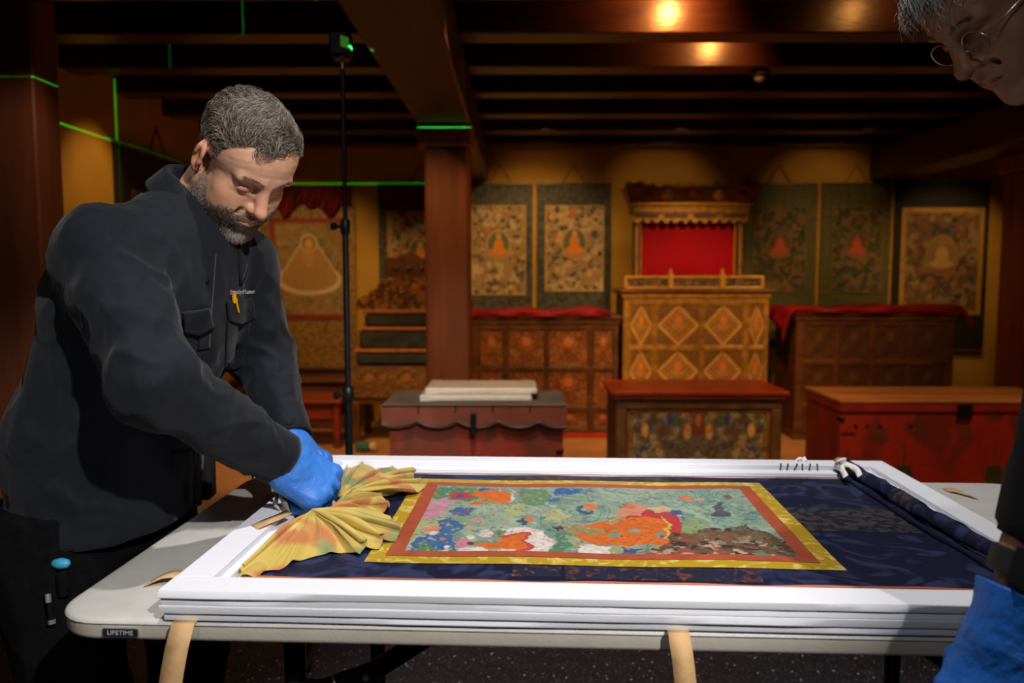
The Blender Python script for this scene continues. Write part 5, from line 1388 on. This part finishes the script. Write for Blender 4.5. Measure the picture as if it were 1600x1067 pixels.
def button(bvh, px, py, m, parent, r=.0048):
    p, n = hitpx(bvh, px, py, .0035)
    if p is None: return
    obj('button', MB().lathe([(r, -.001), (r, .001), (r * .75, .0018), (r * .55, .0012), (r * .1, .0012)], 14, p, n), m, parent, 50)

def folds(S, q, defs):
    """cloth folds: q = mask of the shell; defs = (direction along the folds, freq across, freq along, amp, centre, radius)"""
    P = S.PA[q]; D = np.zeros(len(P), np.float32)
    for k, (e, fa, fl, amp, cen, rr) in enumerate(defs):
        e = V3(e) / np.linalg.norm(e); a = np.cross(e, (0.3, 0.5, 0.8)); a /= np.linalg.norm(a); b = np.cross(e, a)
        Q = np.stack([P @ e * fl, P @ a * fa, P @ b * fa], -1)
        Q = Q + .5 * (fbm(P, 9, 3 + k, 2) - .5)[:, None] * 2
        n_ = vnoise(Q, 1, 13.7 * k); ridge = (1 - np.abs(2 * n_ - 1)) ** 3
        w_ = np.exp(-(((P - V3(cen)) ** 2).sum(-1)) / rr ** 2) if cen is not None else 1.0
        D += (1.0 * amp * (ridge - .25) * w_).astype(np.float32)
    S.F[q] -= D

def glove(name, W, D, N_, right, flex, parent, m, scale=1.0, spread=.12, thumb=None, cuff=.05, cuffr=.036, h=.0026):
    """gloved hand: wrist W, direction D to the knuckles, N_ = normal of the back of the hand; flex = per finger (mcp,pip,dip) degrees"""
    W = V3(W); D = V3(D) / np.linalg.norm(D); N_ = V3(N_); N_ = N_ - D * (N_ @ D); N_ /= np.linalg.norm(N_)
    Sd = np.cross(N_, D) if right else np.cross(D, N_)                # towards the thumb
    k = scale; L = lambda x, y, z: W + (D * x + Sd * y + N_ * z) * k
    ext = [L(-cuff, a, b) for a in (-.04, .04) for b in (-.04, .04)] + [L(.09, a, b) for a in (-.045, .06) for b in (-.02, .02)]
    fing = []
    for i, (ln, y0) in enumerate(((.088, .030), (.098, .0095), (.091, -.0110), (.072, -.030))):
        p = L(.086 - .006 * abs(i - 1) - (.006 if i == 3 else 0), y0, .003); ang = 0; sp = (1.5 - i) * spread
        for sgl, r0, r1, fx in ((.46, .0100, .0092, flex[i][0]), (.30, .0092, .0085, flex[i][1]), (.24, .0085, .0068, flex[i][2])):
            ang += rad(fx); d = (D * math.cos(ang) - N_ * math.sin(ang)); d = d + Sd * sp * max(0, math.cos(ang)); d /= np.linalg.norm(d)
            e = p + d * ln * sgl * k; fing.append((i, p, e, r0, r1)); ext.append(e); p = e
    tp = thumb or [(.022, .026, -.012), (.050, .050, -.026), (.078, .052, -.040), (.098, .044, -.048)]
    T_ = [L(*q) for q in tp]; ext += T_
    S = SDF(np.min(ext, 0) - .018, np.max(ext, 0) + .018, h)
    S.uni(S.cap(L(-cuff, 0, 0), L(.01, 0, 0), cuffr * k, .029 * k, Sd, 1.15, 1.2), .01)
    S.uni(S.cap(L(.01, .002, 0), L(.075, .002, .002), .0185 * k, .0155 * k, Sd, 1.65, 2.55), .02)
    S.uni(S.cap(L(.02, .020, -.008), L(.055, .030, -.012), .019 * k, .014 * k), .02)
    S.uni(S.cap(L(.02, -.022, -.008), L(.06, -.028, -.008), .017 * k, .014 * k), .02)
    for i, p, e, r0, r1 in fing:
        S.win(np.minimum(p, e) - .03, np.maximum(p, e) + .03)
        if r0 == .0100: S.uni(S.ell(p, (.0115 * k,) * 3), .010)
        S.uni(S.cap(p, e, r0 * k, r1 * k), .0035)
    S.win()
    for a, b, r0, r1 in ((0, 1, .0165, .0125), (1, 2, .0120, .0105), (2, 3, .0105, .0080)): S.uni(S.cap(T_[a], T_[b], r0 * k, r1 * k), .006)
    for ym in (.0200, -.0005, -.0205): S.sub(S.cap(L(.082, ym, .021), L(.112, ym, -.022), .0030 * k, .0036 * k), .006)     # grooves between the fingers
    end = L(-cuff, 0, 0); S.F[...] = np.maximum(S.F, -((S.PA - end.astype(np.float32)) @ D.astype(np.float32)))
    q = np.abs(S.F) < .012
    folds(S, q, [(Sd, 120, 40, .0010, L(.02, 0, 0), .06), (D + .4 * Sd, 130, 35, .0008, None, 1), (Sd * .8 + D * .5, 170, 60, .0012, L(-.02, 0, 0), .03)])
    me, V = S.mesh(name); return link(name, me, m, parent)

# ------------------------------------------------------------------ the man at the left
man = thing('person', 'man in a dark work shirt and blue gloves bending over the scroll', 'person', (-.76, 1.42, 0))
M_shirt = mat('navy_black_twill', (.0072, .0090, .0140), .8, .18, 60, .12, 500, spec=.2, sheen=.08)
M_trouser = mat('black_denim', (.0038, .0038, .0046), .9, .3, 60, .15, 300, spec=.1)
M_btn = mat('black_button', (.006, .006, .007), .3, spec=.5)
fF = V3((.866, -.5, 0)); aL = V3((.5, .866, 0))                       # torso front and left
Nb = V3((-.572, 1.440, 1.335)); Rj = V3((-.650, 1.255, 1.225)); Lj = V3((-.540, 1.555, 1.215))
Er = V3((-.535, 1.165, 1.035)); Wr = V3(atY(433, 714, 1.33)); El = V3((-.520, 1.610, 1.03)); Wl = V3(atY(448, 684, 1.50))
Pc = V3((-.745, 1.42, .80)); Cc = V3((-.655, 1.405, 1.13))
S = SDF((-.96, .98, .70), (-.34, 1.76, 1.44), .0052)
S.uni(S.cap(Pc - (0, 0, .09), Pc + (0.01, 0, .10), .124, .122, aL, 1.36, 1.36), .02)
S.uni(S.cap(Pc + (0.01, 0, .10), Cc, .122, .122, aL, 1.36, 1.36), .04)
S.uni(S.cap(Cc, Nb - V3((0.01, 0, .10)), .118, .075, aL, 1.34, 1.5), .05)
S.uni(S.cap(Rj + V3((0, 0, .005)), Nb - V3((0, 0, .045)), .058, .050), .05).uni(S.cap(Lj, Nb - V3((0, 0, .045)), .058, .050), .05)
S.uni(S.ell(Nb - fF * .07 - V3((0, 0, .11)), (.10, .13, .12)), .05)
S.uni(S.ell(Cc + fF * .045 + V3((0, 0, .04)), (.10, .15, .11)), .05)
S.uni(S.cap(Rj, Er, .068, .059), .035).uni(S.cap(Er, Wr, .058, .043), .025)
S.uni(S.cap(Lj, El, .066, .056), .035).uni(S.cap(El, Wl, .056, .042), .025)
for W_, E_ in ((Wr, Er), (Wl, El)):
    d = (W_ - E_) / np.linalg.norm(W_ - E_)
    S.uni(S.cap(W_ - d * .062, W_ + d * .02, .0435, .0435), .006)       # cuff
q = np.abs(S.F) < .04
folds(S, q, [
    (Er - Rj, 15, 5, .010, (Rj + Er) / 2, .15), (np.cross(Wr - Er, (0, 0, 1)) + .3 * (Wr - Er), 20, 8, .012, Er, .10),
    (V3(Wr - Er) + V3((0, 0, .12)), 26, 10, .009, (Er + Wr) / 2, .13), ((.5, -.3, .6), 17, 5, .012, Rj + fF * .08 - V3((0, 0, .08)), .14),
    ((.35, .2, -.9), 13, 4, .011, Pc + V3((0, 0, .12)) + fF * .08, .20), ((1, -.6, -.25), 15, 5, .006, Pc + V3((-.05, -.1, .12)), .18), ((.4, -.5, -.8), 12, 4, .005, Cc - aL * .1 - fF * .08, .2),
    (np.cross(Wl - El, (1, 0, 0)), 24, 9, .012, El, .16), (Wl - El, 26, 9, .009, (El + Wl) / 2, .10), ((.2, .1, 1), 30, 9, .003, None, 1),
    (np.cross(Wr - Er, (.3, 1, 0)), 34, 12, .007, Wr * .75 + Er * .25, .055)])
S.F[...] = np.maximum(S.F, (.738 + .014 * smooth(S.PA[..., 0], -.70, -.63) + .010 * np.sin(S.PA[..., 0] * 21) + .004 * np.sin(S.PA[..., 1] * 40)) - S.PA[..., 2])
for W_, E_ in ((Wr, Er), (Wl, El)):
    d = (W_ - E_) / np.linalg.norm(W_ - E_); near = np.linalg.norm(S.PA - (W_ + d * .03).astype(np.float32), axis=-1) < .075
    S.F[near] = np.maximum(S.F[near], ((S.PA[near] - W_.astype(np.float32)) @ d.astype(np.float32)))
me, V = S.mesh('shirt'); shirt = link('shirt', me, M_shirt, man); SB = bvh_of(me)

for W_, E_, nm in ((Wr, Er, 'cuff'), (Wl, El, 'cuff')):
    d = Vector((W_ - E_) / np.linalg.norm(W_ - E_)); a_ = d.orthogonal().normalized(); b_ = d.cross(a_); Wv = Vector(W_)
    def cf_(s, t): return Wv + d * (-.060 + .066 * t) + (a_ * math.cos(6.2832 * s) + b_ * math.sin(6.2832 * s)) * (.0462 + .0012 * math.sin(12.6 * s + t) - .0006 * t)
    o = obj(nm, MB().grid(cf_, 40, 6), M_shirt, man, 179, False); md = o.modifiers.new('thick', 'SOLIDIFY'); md.thickness = .003; md.offset = 0

# head
Fv = V3((.53, -.46, -.715)); Fv /= np.linalg.norm(Fv); Lv = V3((.65, .764, -.01)); Lv -= Fv * (Fv @ Lv); Lv /= np.linalg.norm(Lv); Uv = np.cross(Fv, Lv)
HR = np.stack([Fv, Lv, Uv], 1)
HR = HR * .92
ear = V3(atY(309, 240, 1.345)); HO = ear - HR @ V3((-.010, -.084, .004))
nk = HR.T @ (Nb + V3((.0, 0, -.03)) - HO) / .92 ** 2
MAN = dict(nose=.123, neck=tuple(nk), skin=(.70, .375, .235), seed=5, beard=True, haircol=(.06, .05, .042), nhair=15000, nbeard=10000, hmin=.007, hmax=.023, flow=(-.05, .25, .5), fringe=(.55, -.25, .55),
           hair0=(.032, .023, .017), hair1=(.36, .29, .23), hr=.00062, curl=.2, lift=.7, greyside=.22, beardcol=(.10, .075, .06))
body, HX = make_head(man, MAN, HR, HO, 'm')

# collar: stand and folded leaf round the neck
axis = (HO - HR @ V3((.03, 0, .02)) - Nb); axis = V3((.40, -.22, .88)); axis /= np.linalg.norm(axis)
cf = fF - axis * (fF @ axis); cf /= np.linalg.norm(cf); cs = np.cross(axis, cf)       # front, left
nc = Nb + V3((.006, -.004, -.006))
def collar(s, t):
    th = rad(-158 + 316 * s); front = smooth(np.array(abs(th)), 1.6, 2.75).item()          # th = 0 at the nape
    dirv = -cf * math.cos(th) + cs * math.sin(th)
    fl = smooth(np.array(t), .38, .55).item()
    top = .034 - .058 * front                                              # height of the fold line along the neck
    r = .062 + .006 * front + (.007 if t > .45 else 0) + .022 * max(0, t - .5) * 2 * (1 - .2 * front)
    if t <= .45: zz = top - .034 * (1 - t / .45)
    else: zz = top - (t - .45) / .55 * (.040 + .046 * front)
    return Vector(nc + dirv * r + cf * (.018 * front + .020 * front * max(0, t - .5) * 2) + axis * zz)
o = obj('collar', MB().grid(collar, 64, 12), M_shirt, man, 179, False); md = o.modifiers.new('thick', 'SOLIDIFY'); md.thickness = .0025; md.offset = 0

# shirt details
SKIP[:] = [(Rj, Er, .070), (Er, Wr, .066)]
patch('placket', SB, [(320, 398), (337, 396), (327, 545), (308, 548)], M_shirt, man, 6, 34, .0008, .0016)
patch('placket', SB, [(268, 706), (300, 702), (300, 845), (262, 850)], M_shirt, man, 6, 20, .0008, .0016)
patch('pocket_flap', SB, [(284, 487), (324, 481), (331, 511), (286, 518)], M_shirt, man, 16, 8, .004, .003, 9)
patch('pocket_flap', SB, [(351, 471), (393, 466), (397, 494), (354, 500)], M_shirt, man, 14, 8, .004, .003, 11)
patch('pocket', SB, [(353, 500), (392, 496), (380, 570), (350, 576)], M_shirt, man, 12, 14, .0018, .002, 6)
for px, py in ((329, 511), (382, 500), (287, 782), (322, 440)): button(SB, px, py, M_btn, man)
SKIP[:] = []; button(SB, 398, 743, M_btn, man); SKIP[:] = [(Rj, Er, .070), (Er, Wr, .066)]
tm = text_mesh('BrooklynMuseum', 1.0, 0.0)
xs = [v.co.x for v in tm.vertices]; w_ = max(xs) - min(xs)
for v in tm.vertices:
    s = (v.co.x - min(xs)) / w_; px = 359 + 38 * s; py = 457.0 - 2.0 * s - v.co.y * 9.5
    p, n = hitpx(SB, px, py, .0016)
    v.co = p if p is not None else Vector((0, 0, -1))
link('embroidered_name', tm, mat('white_thread', (.75, .75, .75), .7), man)
a, n = hitpx(SB, 360.5, 458, .006); b, _ = hitpx(SB, 361.5, 472, .006); c_, _ = hitpx(SB, 365.5, 487, .006)
if a and b and c_:
    pen = obj('pencil', MB().tube([a, b], .0038, 8), mat('yellow_paint', (.75, .36, .01), .4), man, 40)
    obj('pencil_clip', MB().tube([a.lerp(b, .5) + n * .004, b + n * .004, c_ + n * .003], .0020, 6), MATS['yellow_paint'], pen, 40)
    obj('eraser', MB().tube([a + (a - b) * .02, a + (a - b).normalized() * .004], .0036, 8), mat('pink_rubber', (.6, .2, .2), .6), pen, 40)

SKIP[:] = []
# trousers, legs and shoes
S = SDF((-1.02, 1.05, 0.0), (-.46, 1.78, .84), .009)
S.uni(S.cap((-.772, 1.42, .80), (-.770, 1.42, .74), .112, .116, aL, 1.36, 1.36), .02)
Lk = {}
for sg, ft in ((-1, (-.76, 1.30)), (1, (-.70, 1.58))):
    hip = V3((-.772, 1.42, .76)) + aL * .085 * sg; knee = V3((ft[0] + .01, ft[1], .44)) + fF * .02; ank = V3((ft[0] - .02, ft[1], .07))
    S.uni(S.cap(hip, knee, .098, .072), .04).uni(S.cap(knee, ank, .072, .062), .03)
q = np.abs(S.F) < .04
folds(S, q, [((.2, .1, 1), 11, 4, .012, None, 1), ((1, -.4, .3), 16, 6, .012, (-.76, 1.35, .45), .2)])
S.F[...] = np.maximum(S.F, .03 - S.PA[..., 2]); S.F[...] = np.maximum(S.F, S.PA[..., 2] - .80)
me, V = S.mesh('trousers'); link('trousers', me, M_trouser, man); TB = bvh_of(me)
for ft in ((-.76, 1.30), (-.70, 1.58)):
    S = SDF((ft[0] - .15, ft[1] - .15, -.01), (ft[0] + .22, ft[1] + .12, .13), .007)
    hc = V3((ft[0] - .03, ft[1], .045)); S.uni(S.cap(hc, hc + fF * .17, .042, .036, aL, .95, 1.15), .02).uni(S.cap(hc + V3((0, 0, .03)), hc + V3((.01, 0, .06)), .045, .042), .02)
    S.F[...] = np.maximum(S.F, .002 - S.PA[..., 2]); me, V = S.mesh('shoe'); link('shoe', me, mat('black_leather', (.01, .01, .01), .5), man)
# things clipped to the trousers
def onT(px, py, off):
    p, n = hitpx(TB, px, py, off); return p, n
p, n = onT(92, 880, .004)
if p:
    cz = atZ(92, 880, p.z)
    it = obj('pocket_glove', MB().lathe([(.002, -.017), (.007, -.013), (.0095, .0), (.007, .012), (.002, .016)], 14, p + n * .006, (0.95, -.2, .08)), mat('light_blue_rubber', (.06, .38, .62), .45), man, 60)
    p2_, _ = onT(97, 905, .004)
    if p2_: obj('pocket_pouch', MB().tube([p + Vector((.004, -.004, -.012)), p2_ + n * .006, onT(98, 930, .004)[0]], [.008, .012, .009], 12), M_trouser, man, 60)
p, n = onT(78, 925, .008); p2_, _ = onT(84, 968, .008)
if p and p2_:
    kn = obj('pocket_knife', MB().tube([p, p2_], .0055, 8), M_btn, man, 40)
    obj('clip', MB().tube([p + n * .004, p.lerp(p2_, .3) + n * .006], .0045, 8), mat('steel_clip', (.55, .52, .48), .3, metal=.7), kn, 40)
    obj('bolster', MB().tube([p2_ - (p2_ - p).normalized() * .003, p2_ + (p2_ - p).normalized() * .004], .006, 8), MATS['steel_clip'], kn, 40)
hp = Vector((-.632, 1.575, .78))
obj('belt_holster', MB().box(hp.x - .02, hp.x + .02, hp.y - .02, hp.y + .02, .74, .895, .008), mat('holster_black', (.004, .004, .005), .6), man)

# gloves
Kr = V3(atY(524, 772, 1.36)); Dr = Kr - Wr
glove('glove', Wr + Dr / np.linalg.norm(Dr) * .012, Dr, (.25, -.62, .74), True, [(62, 62, 35), (66, 66, 35), (70, 68, 35), (74, 66, 35)], man, M_glove, 1.13,
      thumb=[(.022, .024, -.014), (.048, .040, -.034), (.070, .034, -.052), (.084, .020, -.062)])
Kl = V3(atY(503, 722, 1.45)); Dl = Kl - Wl
glove('glove', Wl + Dl / np.linalg.norm(Dl) * .012, Dl, (.1, .35, .9), False, [(50, 60, 35), (55, 60, 35), (60, 60, 35), (64, 60, 35)], man, M_glove, 1.0)

# ------------------------------------------------------------------ the man leaning in at the right
man2 = thing('person', 'grey-haired person in glasses leaning in at the right edge, watch on the gloved arm', 'person', (1.04, .66, 0))
F2 = V3((-.69, -.07, -.72)); F2 /= np.linalg.norm(F2); L2_ = V3((.10, -.99, 0)); L2_ -= F2 * (F2 @ L2_); L2_ /= np.linalg.norm(L2_); U2 = np.cross(F2, L2_)
H2 = np.stack([F2, L2_, U2], 1)
eye = V3(atY(1527, 52, 1.13)); HO2 = eye - H2 @ V3((.086, .033, .012))
Nb2 = HO2 + V3((.15, -.05, -.09))
nk2 = H2.T @ (Nb2 - HO2)
M_skin2 = mat('skin_brown', (1, 1, 1), .5, .06, 90, .06, 420, vcol=True, sss=.1, spec=.35)
MAN2 = dict(nose=.124, neck=tuple(nk2), skin=(.30, .150, .088), seed=9, haircol=(.12, .115, .11), nhair=9000, hmin=.018, hmax=.055, flow=(.1, .3, .5), fringe=(.55, .35, -.55), hair0=(.06, .058, .056), hair1=(.46, .45, .44),
            hr=.0006, curl=.14, lift=.9, greyside=.4, mat=M_skin2, browcol=(.05, .042, .036))
make_head(man2, MAN2, H2, HO2, 'n')
X2 = lambda p: Vector(H2 @ V3(p) + HO2)
gl = thing('spectacles', 'thin silver rimless spectacles on the leaning person', 'glasses', X2((.10, 0, .01)))
M_silver = mat('silver_wire', (.6, .6, .62), .22, .05, 20, metal=.9)
m_gl = bpy.data.materials.new('spectacle_glass'); m_gl.use_nodes = True
b_ = m_gl.node_tree.nodes['Principled BSDF']; b_.inputs['Transmission Weight'].default_value = 1.0; b_.inputs['Roughness'].default_value = .02; b_.inputs['IOR'].default_value = 1.08; b_.inputs['Base Color'].default_value = (.93, .93, .95, 1)
for s in (-1, 1):
    rim = [X2((.0965, s * (.034 + .023 * math.cos(a)), .005 + .018 * math.sin(a))) for a in np.linspace(0, 2 * math.pi, 33)]
    obj('rim', MB().tube(rim, .0009, 6), M_silver, gl, 60)
    n_ = len(rim) - 1
    obj('lens', MB().add(rim[:-1] + [p + Vector(F2) * .0012 for p in rim[:-1]], [tuple(range(n_))[::-1], tuple(range(n_, 2 * n_))] + [(i, (i + 1) % n_, n_ + (i + 1) % n_, n_ + i) for i in range(n_)]), m_gl, gl)
    obj('temple', MB().tube([X2((.0965, s * .057, .010)), X2((.088, s * .070, .012)), X2((.0, s * .082, .016)), X2((-.02, s * .083, .0))], .0011, 6), M_silver, gl, 60)
    obj('nose_pad', MB().lathe([(.001, -.002), (.003, 0), (.001, .002)], 8, X2((.098, s * .011, -.002))), M_silver, gl, 60)
obj('bridge', MB().tube([X2((.0965, -.0115, .010)), X2((.1050, 0, .015)), X2((.0965, .0115, .010))], .0011, 6), M_silver, gl, 60)

fF2 = V3((-.80, .60, 0)); aL2 = V3((-.60, -.80, 0)) * 1.0
Pc2 = V3((1.06, .66, .86)); Cc2 = V3((1.00, .80, 1.14)); Nb2b = Nb2 + V3((.02, -.02, -.05))
Lj2 = V3((.80, .85, 1.27)); Rj2 = V3((1.06, 1.06, 1.25)); El2 = V3((.580, .80, 1.13)); Wl2 = V3(atY(1622, 838, .84)); Er2 = V3((1.20, 1.02, 1.04)); Wr2 = V3((1.20, .86, .90))
M_black = mat('black_sweater', (.006, .006, .007), .85, .2, 60, .15, 300, spec=.2)
S = SDF((.45, .45, .78), (1.36, 1.32, 1.56), .008)
S.uni(S.cap(Pc2, Cc2, .118, .122, aL2, 1.35, 1.35), .04).uni(S.cap(Cc2, Nb2b, .115, .068, aL2, 1.3, 1.1), .05)
S.uni(S.cap(Lj2, Nb2b, .062, .055), .05).uni(S.cap(Rj2, Nb2b, .062, .055), .05)
S.uni(S.cap(Lj2, El2, .068, .056), .03).uni(S.cap(El2, Wl2, .054, .040), .02).uni(S.cap(Rj2, Er2, .066, .056), .03).uni(S.cap(Er2, Wr2, .054, .042), .02)
folds(S, np.abs(S.F) < .04, [((.2, .1, 1), 14, 5, .008, None, 1)])
d = (Wl2 - El2) / np.linalg.norm(Wl2 - El2); near = np.linalg.norm(S.PA - (Wl2 + d * .03).astype(np.float32), axis=-1) < .08
S.F[near] = np.maximum(S.F[near], ((S.PA[near] - Wl2.astype(np.float32)) @ d.astype(np.float32)))
me, V = S.mesh('sweater'); link('sweater', me, M_black, man2)
S = SDF((.78, .36, 0), (1.32, .98, .93), .012)
S.uni(S.cap(Pc2 + V3((0, 0, .02)), Pc2 - V3((0, 0, .10)), .112, .12, aL2, 1.35, 1.35), .02)
for sg, ft in ((1, (.98, .58)), (-1, (1.10, .74))):
    S.uni(S.cap(Pc2 - V3((0, 0, .08)) + aL2 * .085 * sg, (ft[0], ft[1], .46), .095, .07), .03).uni(S.cap((ft[0], ft[1], .46), (ft[0] + .02, ft[1], .07), .07, .06), .03)
S.F[...] = np.maximum(S.F, .03 - S.PA[..., 2]); me, V = S.mesh('trousers'); link('trousers', me, M_trouser, man2)
for ft in ((.98, .58), (1.10, .74)):
    S = SDF((ft[0] - .25, ft[1] - .14, -.01), (ft[0] + .14, ft[1] + .24, .13), .008); hc = V3((ft[0] + .04, ft[1] - .01, .045))
    S.uni(S.cap(hc, hc + fF2 * .17, .042, .036), .02); S.F[...] = np.maximum(S.F, .002 - S.PA[..., 2]); me, V = S.mesh('shoe'); link('shoe', me, MATS['black_leather'], man2)
# bare wrist, watch, gloves
Kl2 = V3(atY(1535, 1090, .82)); Hw = V3(atY(1582, 985, .83)); Dh = Kl2 - Hw; Dh /= np.linalg.norm(Dh)
S = SDF(np.minimum(Wl2, Hw) - .08, np.maximum(Wl2, Hw) + .08, .003)
dw = (Hw - Wl2) / np.linalg.norm(Hw - Wl2)
S.uni(S.cap(Wl2 - d * .06, Wl2 + dw * .02, .034, .031), .01).uni(S.cap(Wl2 + dw * .02, Hw + Dh * .01, .030, .028), .01)
me, V = S.mesh('wrist'); set_cols(me, np.tile((.30, .150, .088), (len(me.vertices), 1)) * (.9 + .2 * fbm(np.array(V, np.float32), 60, 2, 2))[:, None]); link('forearm', me, M_skin2, man2)
wc = Wl2 * .68 + Hw * .32
wt = thing('wrist_watch', 'black wrist watch on the arm at the right edge', 'watch', Vector(wc))
ax = dw; sx = np.cross(ax, (0, 1, 0)); sx /= np.linalg.norm(sx); sy = np.cross(ax, sx)
ringp = [Vector(wc + (sx * .0345 * math.cos(t) + sy * .037 * math.sin(t))) for t in np.linspace(0, 2 * math.pi, 37)]
mb = MB(); vs = []
for p in ringp[:-1]:
    o_ = (p - Vector(wc)).normalized() * .004
    vs += [p - Vector(ax) * .014, p + o_ - Vector(ax) * .013, p + o_ + Vector(ax) * .013, p + Vector(ax) * .014]
n_ = len(ringp) - 1
mb.add(vs, [(i * 4 + j, i * 4 + (j + 1) % 4, ((i + 1) % n_) * 4 + (j + 1) % 4, ((i + 1) % n_) * 4 + j) for i in range(n_) for j in range(4)])
obj('watch_strap', mb, mat('black_rubber', (.008, .008, .009), .6), wt, 50)
od = V3((-.55, -.83, 0.1)); od -= ax * (od @ ax); od /= np.linalg.norm(od)
fc = Vector(wc + od * .040); ux = Vector(np.cross(ax, od)); 
case = obj('watch_case', MB().prism([(.020 * math.cos(t) if abs(math.cos(t)) < .8 else .019 * np.sign(math.cos(t)), .023 * math.sin(t)) for t in np.linspace(0, 2 * math.pi, 25)[:-1]], fc - Vector(od) * .006, ux, Vector(ax), Vector(od) * .011), mat('watch_case_black', (.012, .012, .014), .3), wt)
obj('watch_screen', MB().prism([(-.0165, -.019), (.0165, -.019), (.0165, .019), (-.0165, .019)], fc + Vector(od) * .0046, ux, Vector(ax), Vector(od) * .001), mat('watch_glass', (.012, .012, .013), .08), case)
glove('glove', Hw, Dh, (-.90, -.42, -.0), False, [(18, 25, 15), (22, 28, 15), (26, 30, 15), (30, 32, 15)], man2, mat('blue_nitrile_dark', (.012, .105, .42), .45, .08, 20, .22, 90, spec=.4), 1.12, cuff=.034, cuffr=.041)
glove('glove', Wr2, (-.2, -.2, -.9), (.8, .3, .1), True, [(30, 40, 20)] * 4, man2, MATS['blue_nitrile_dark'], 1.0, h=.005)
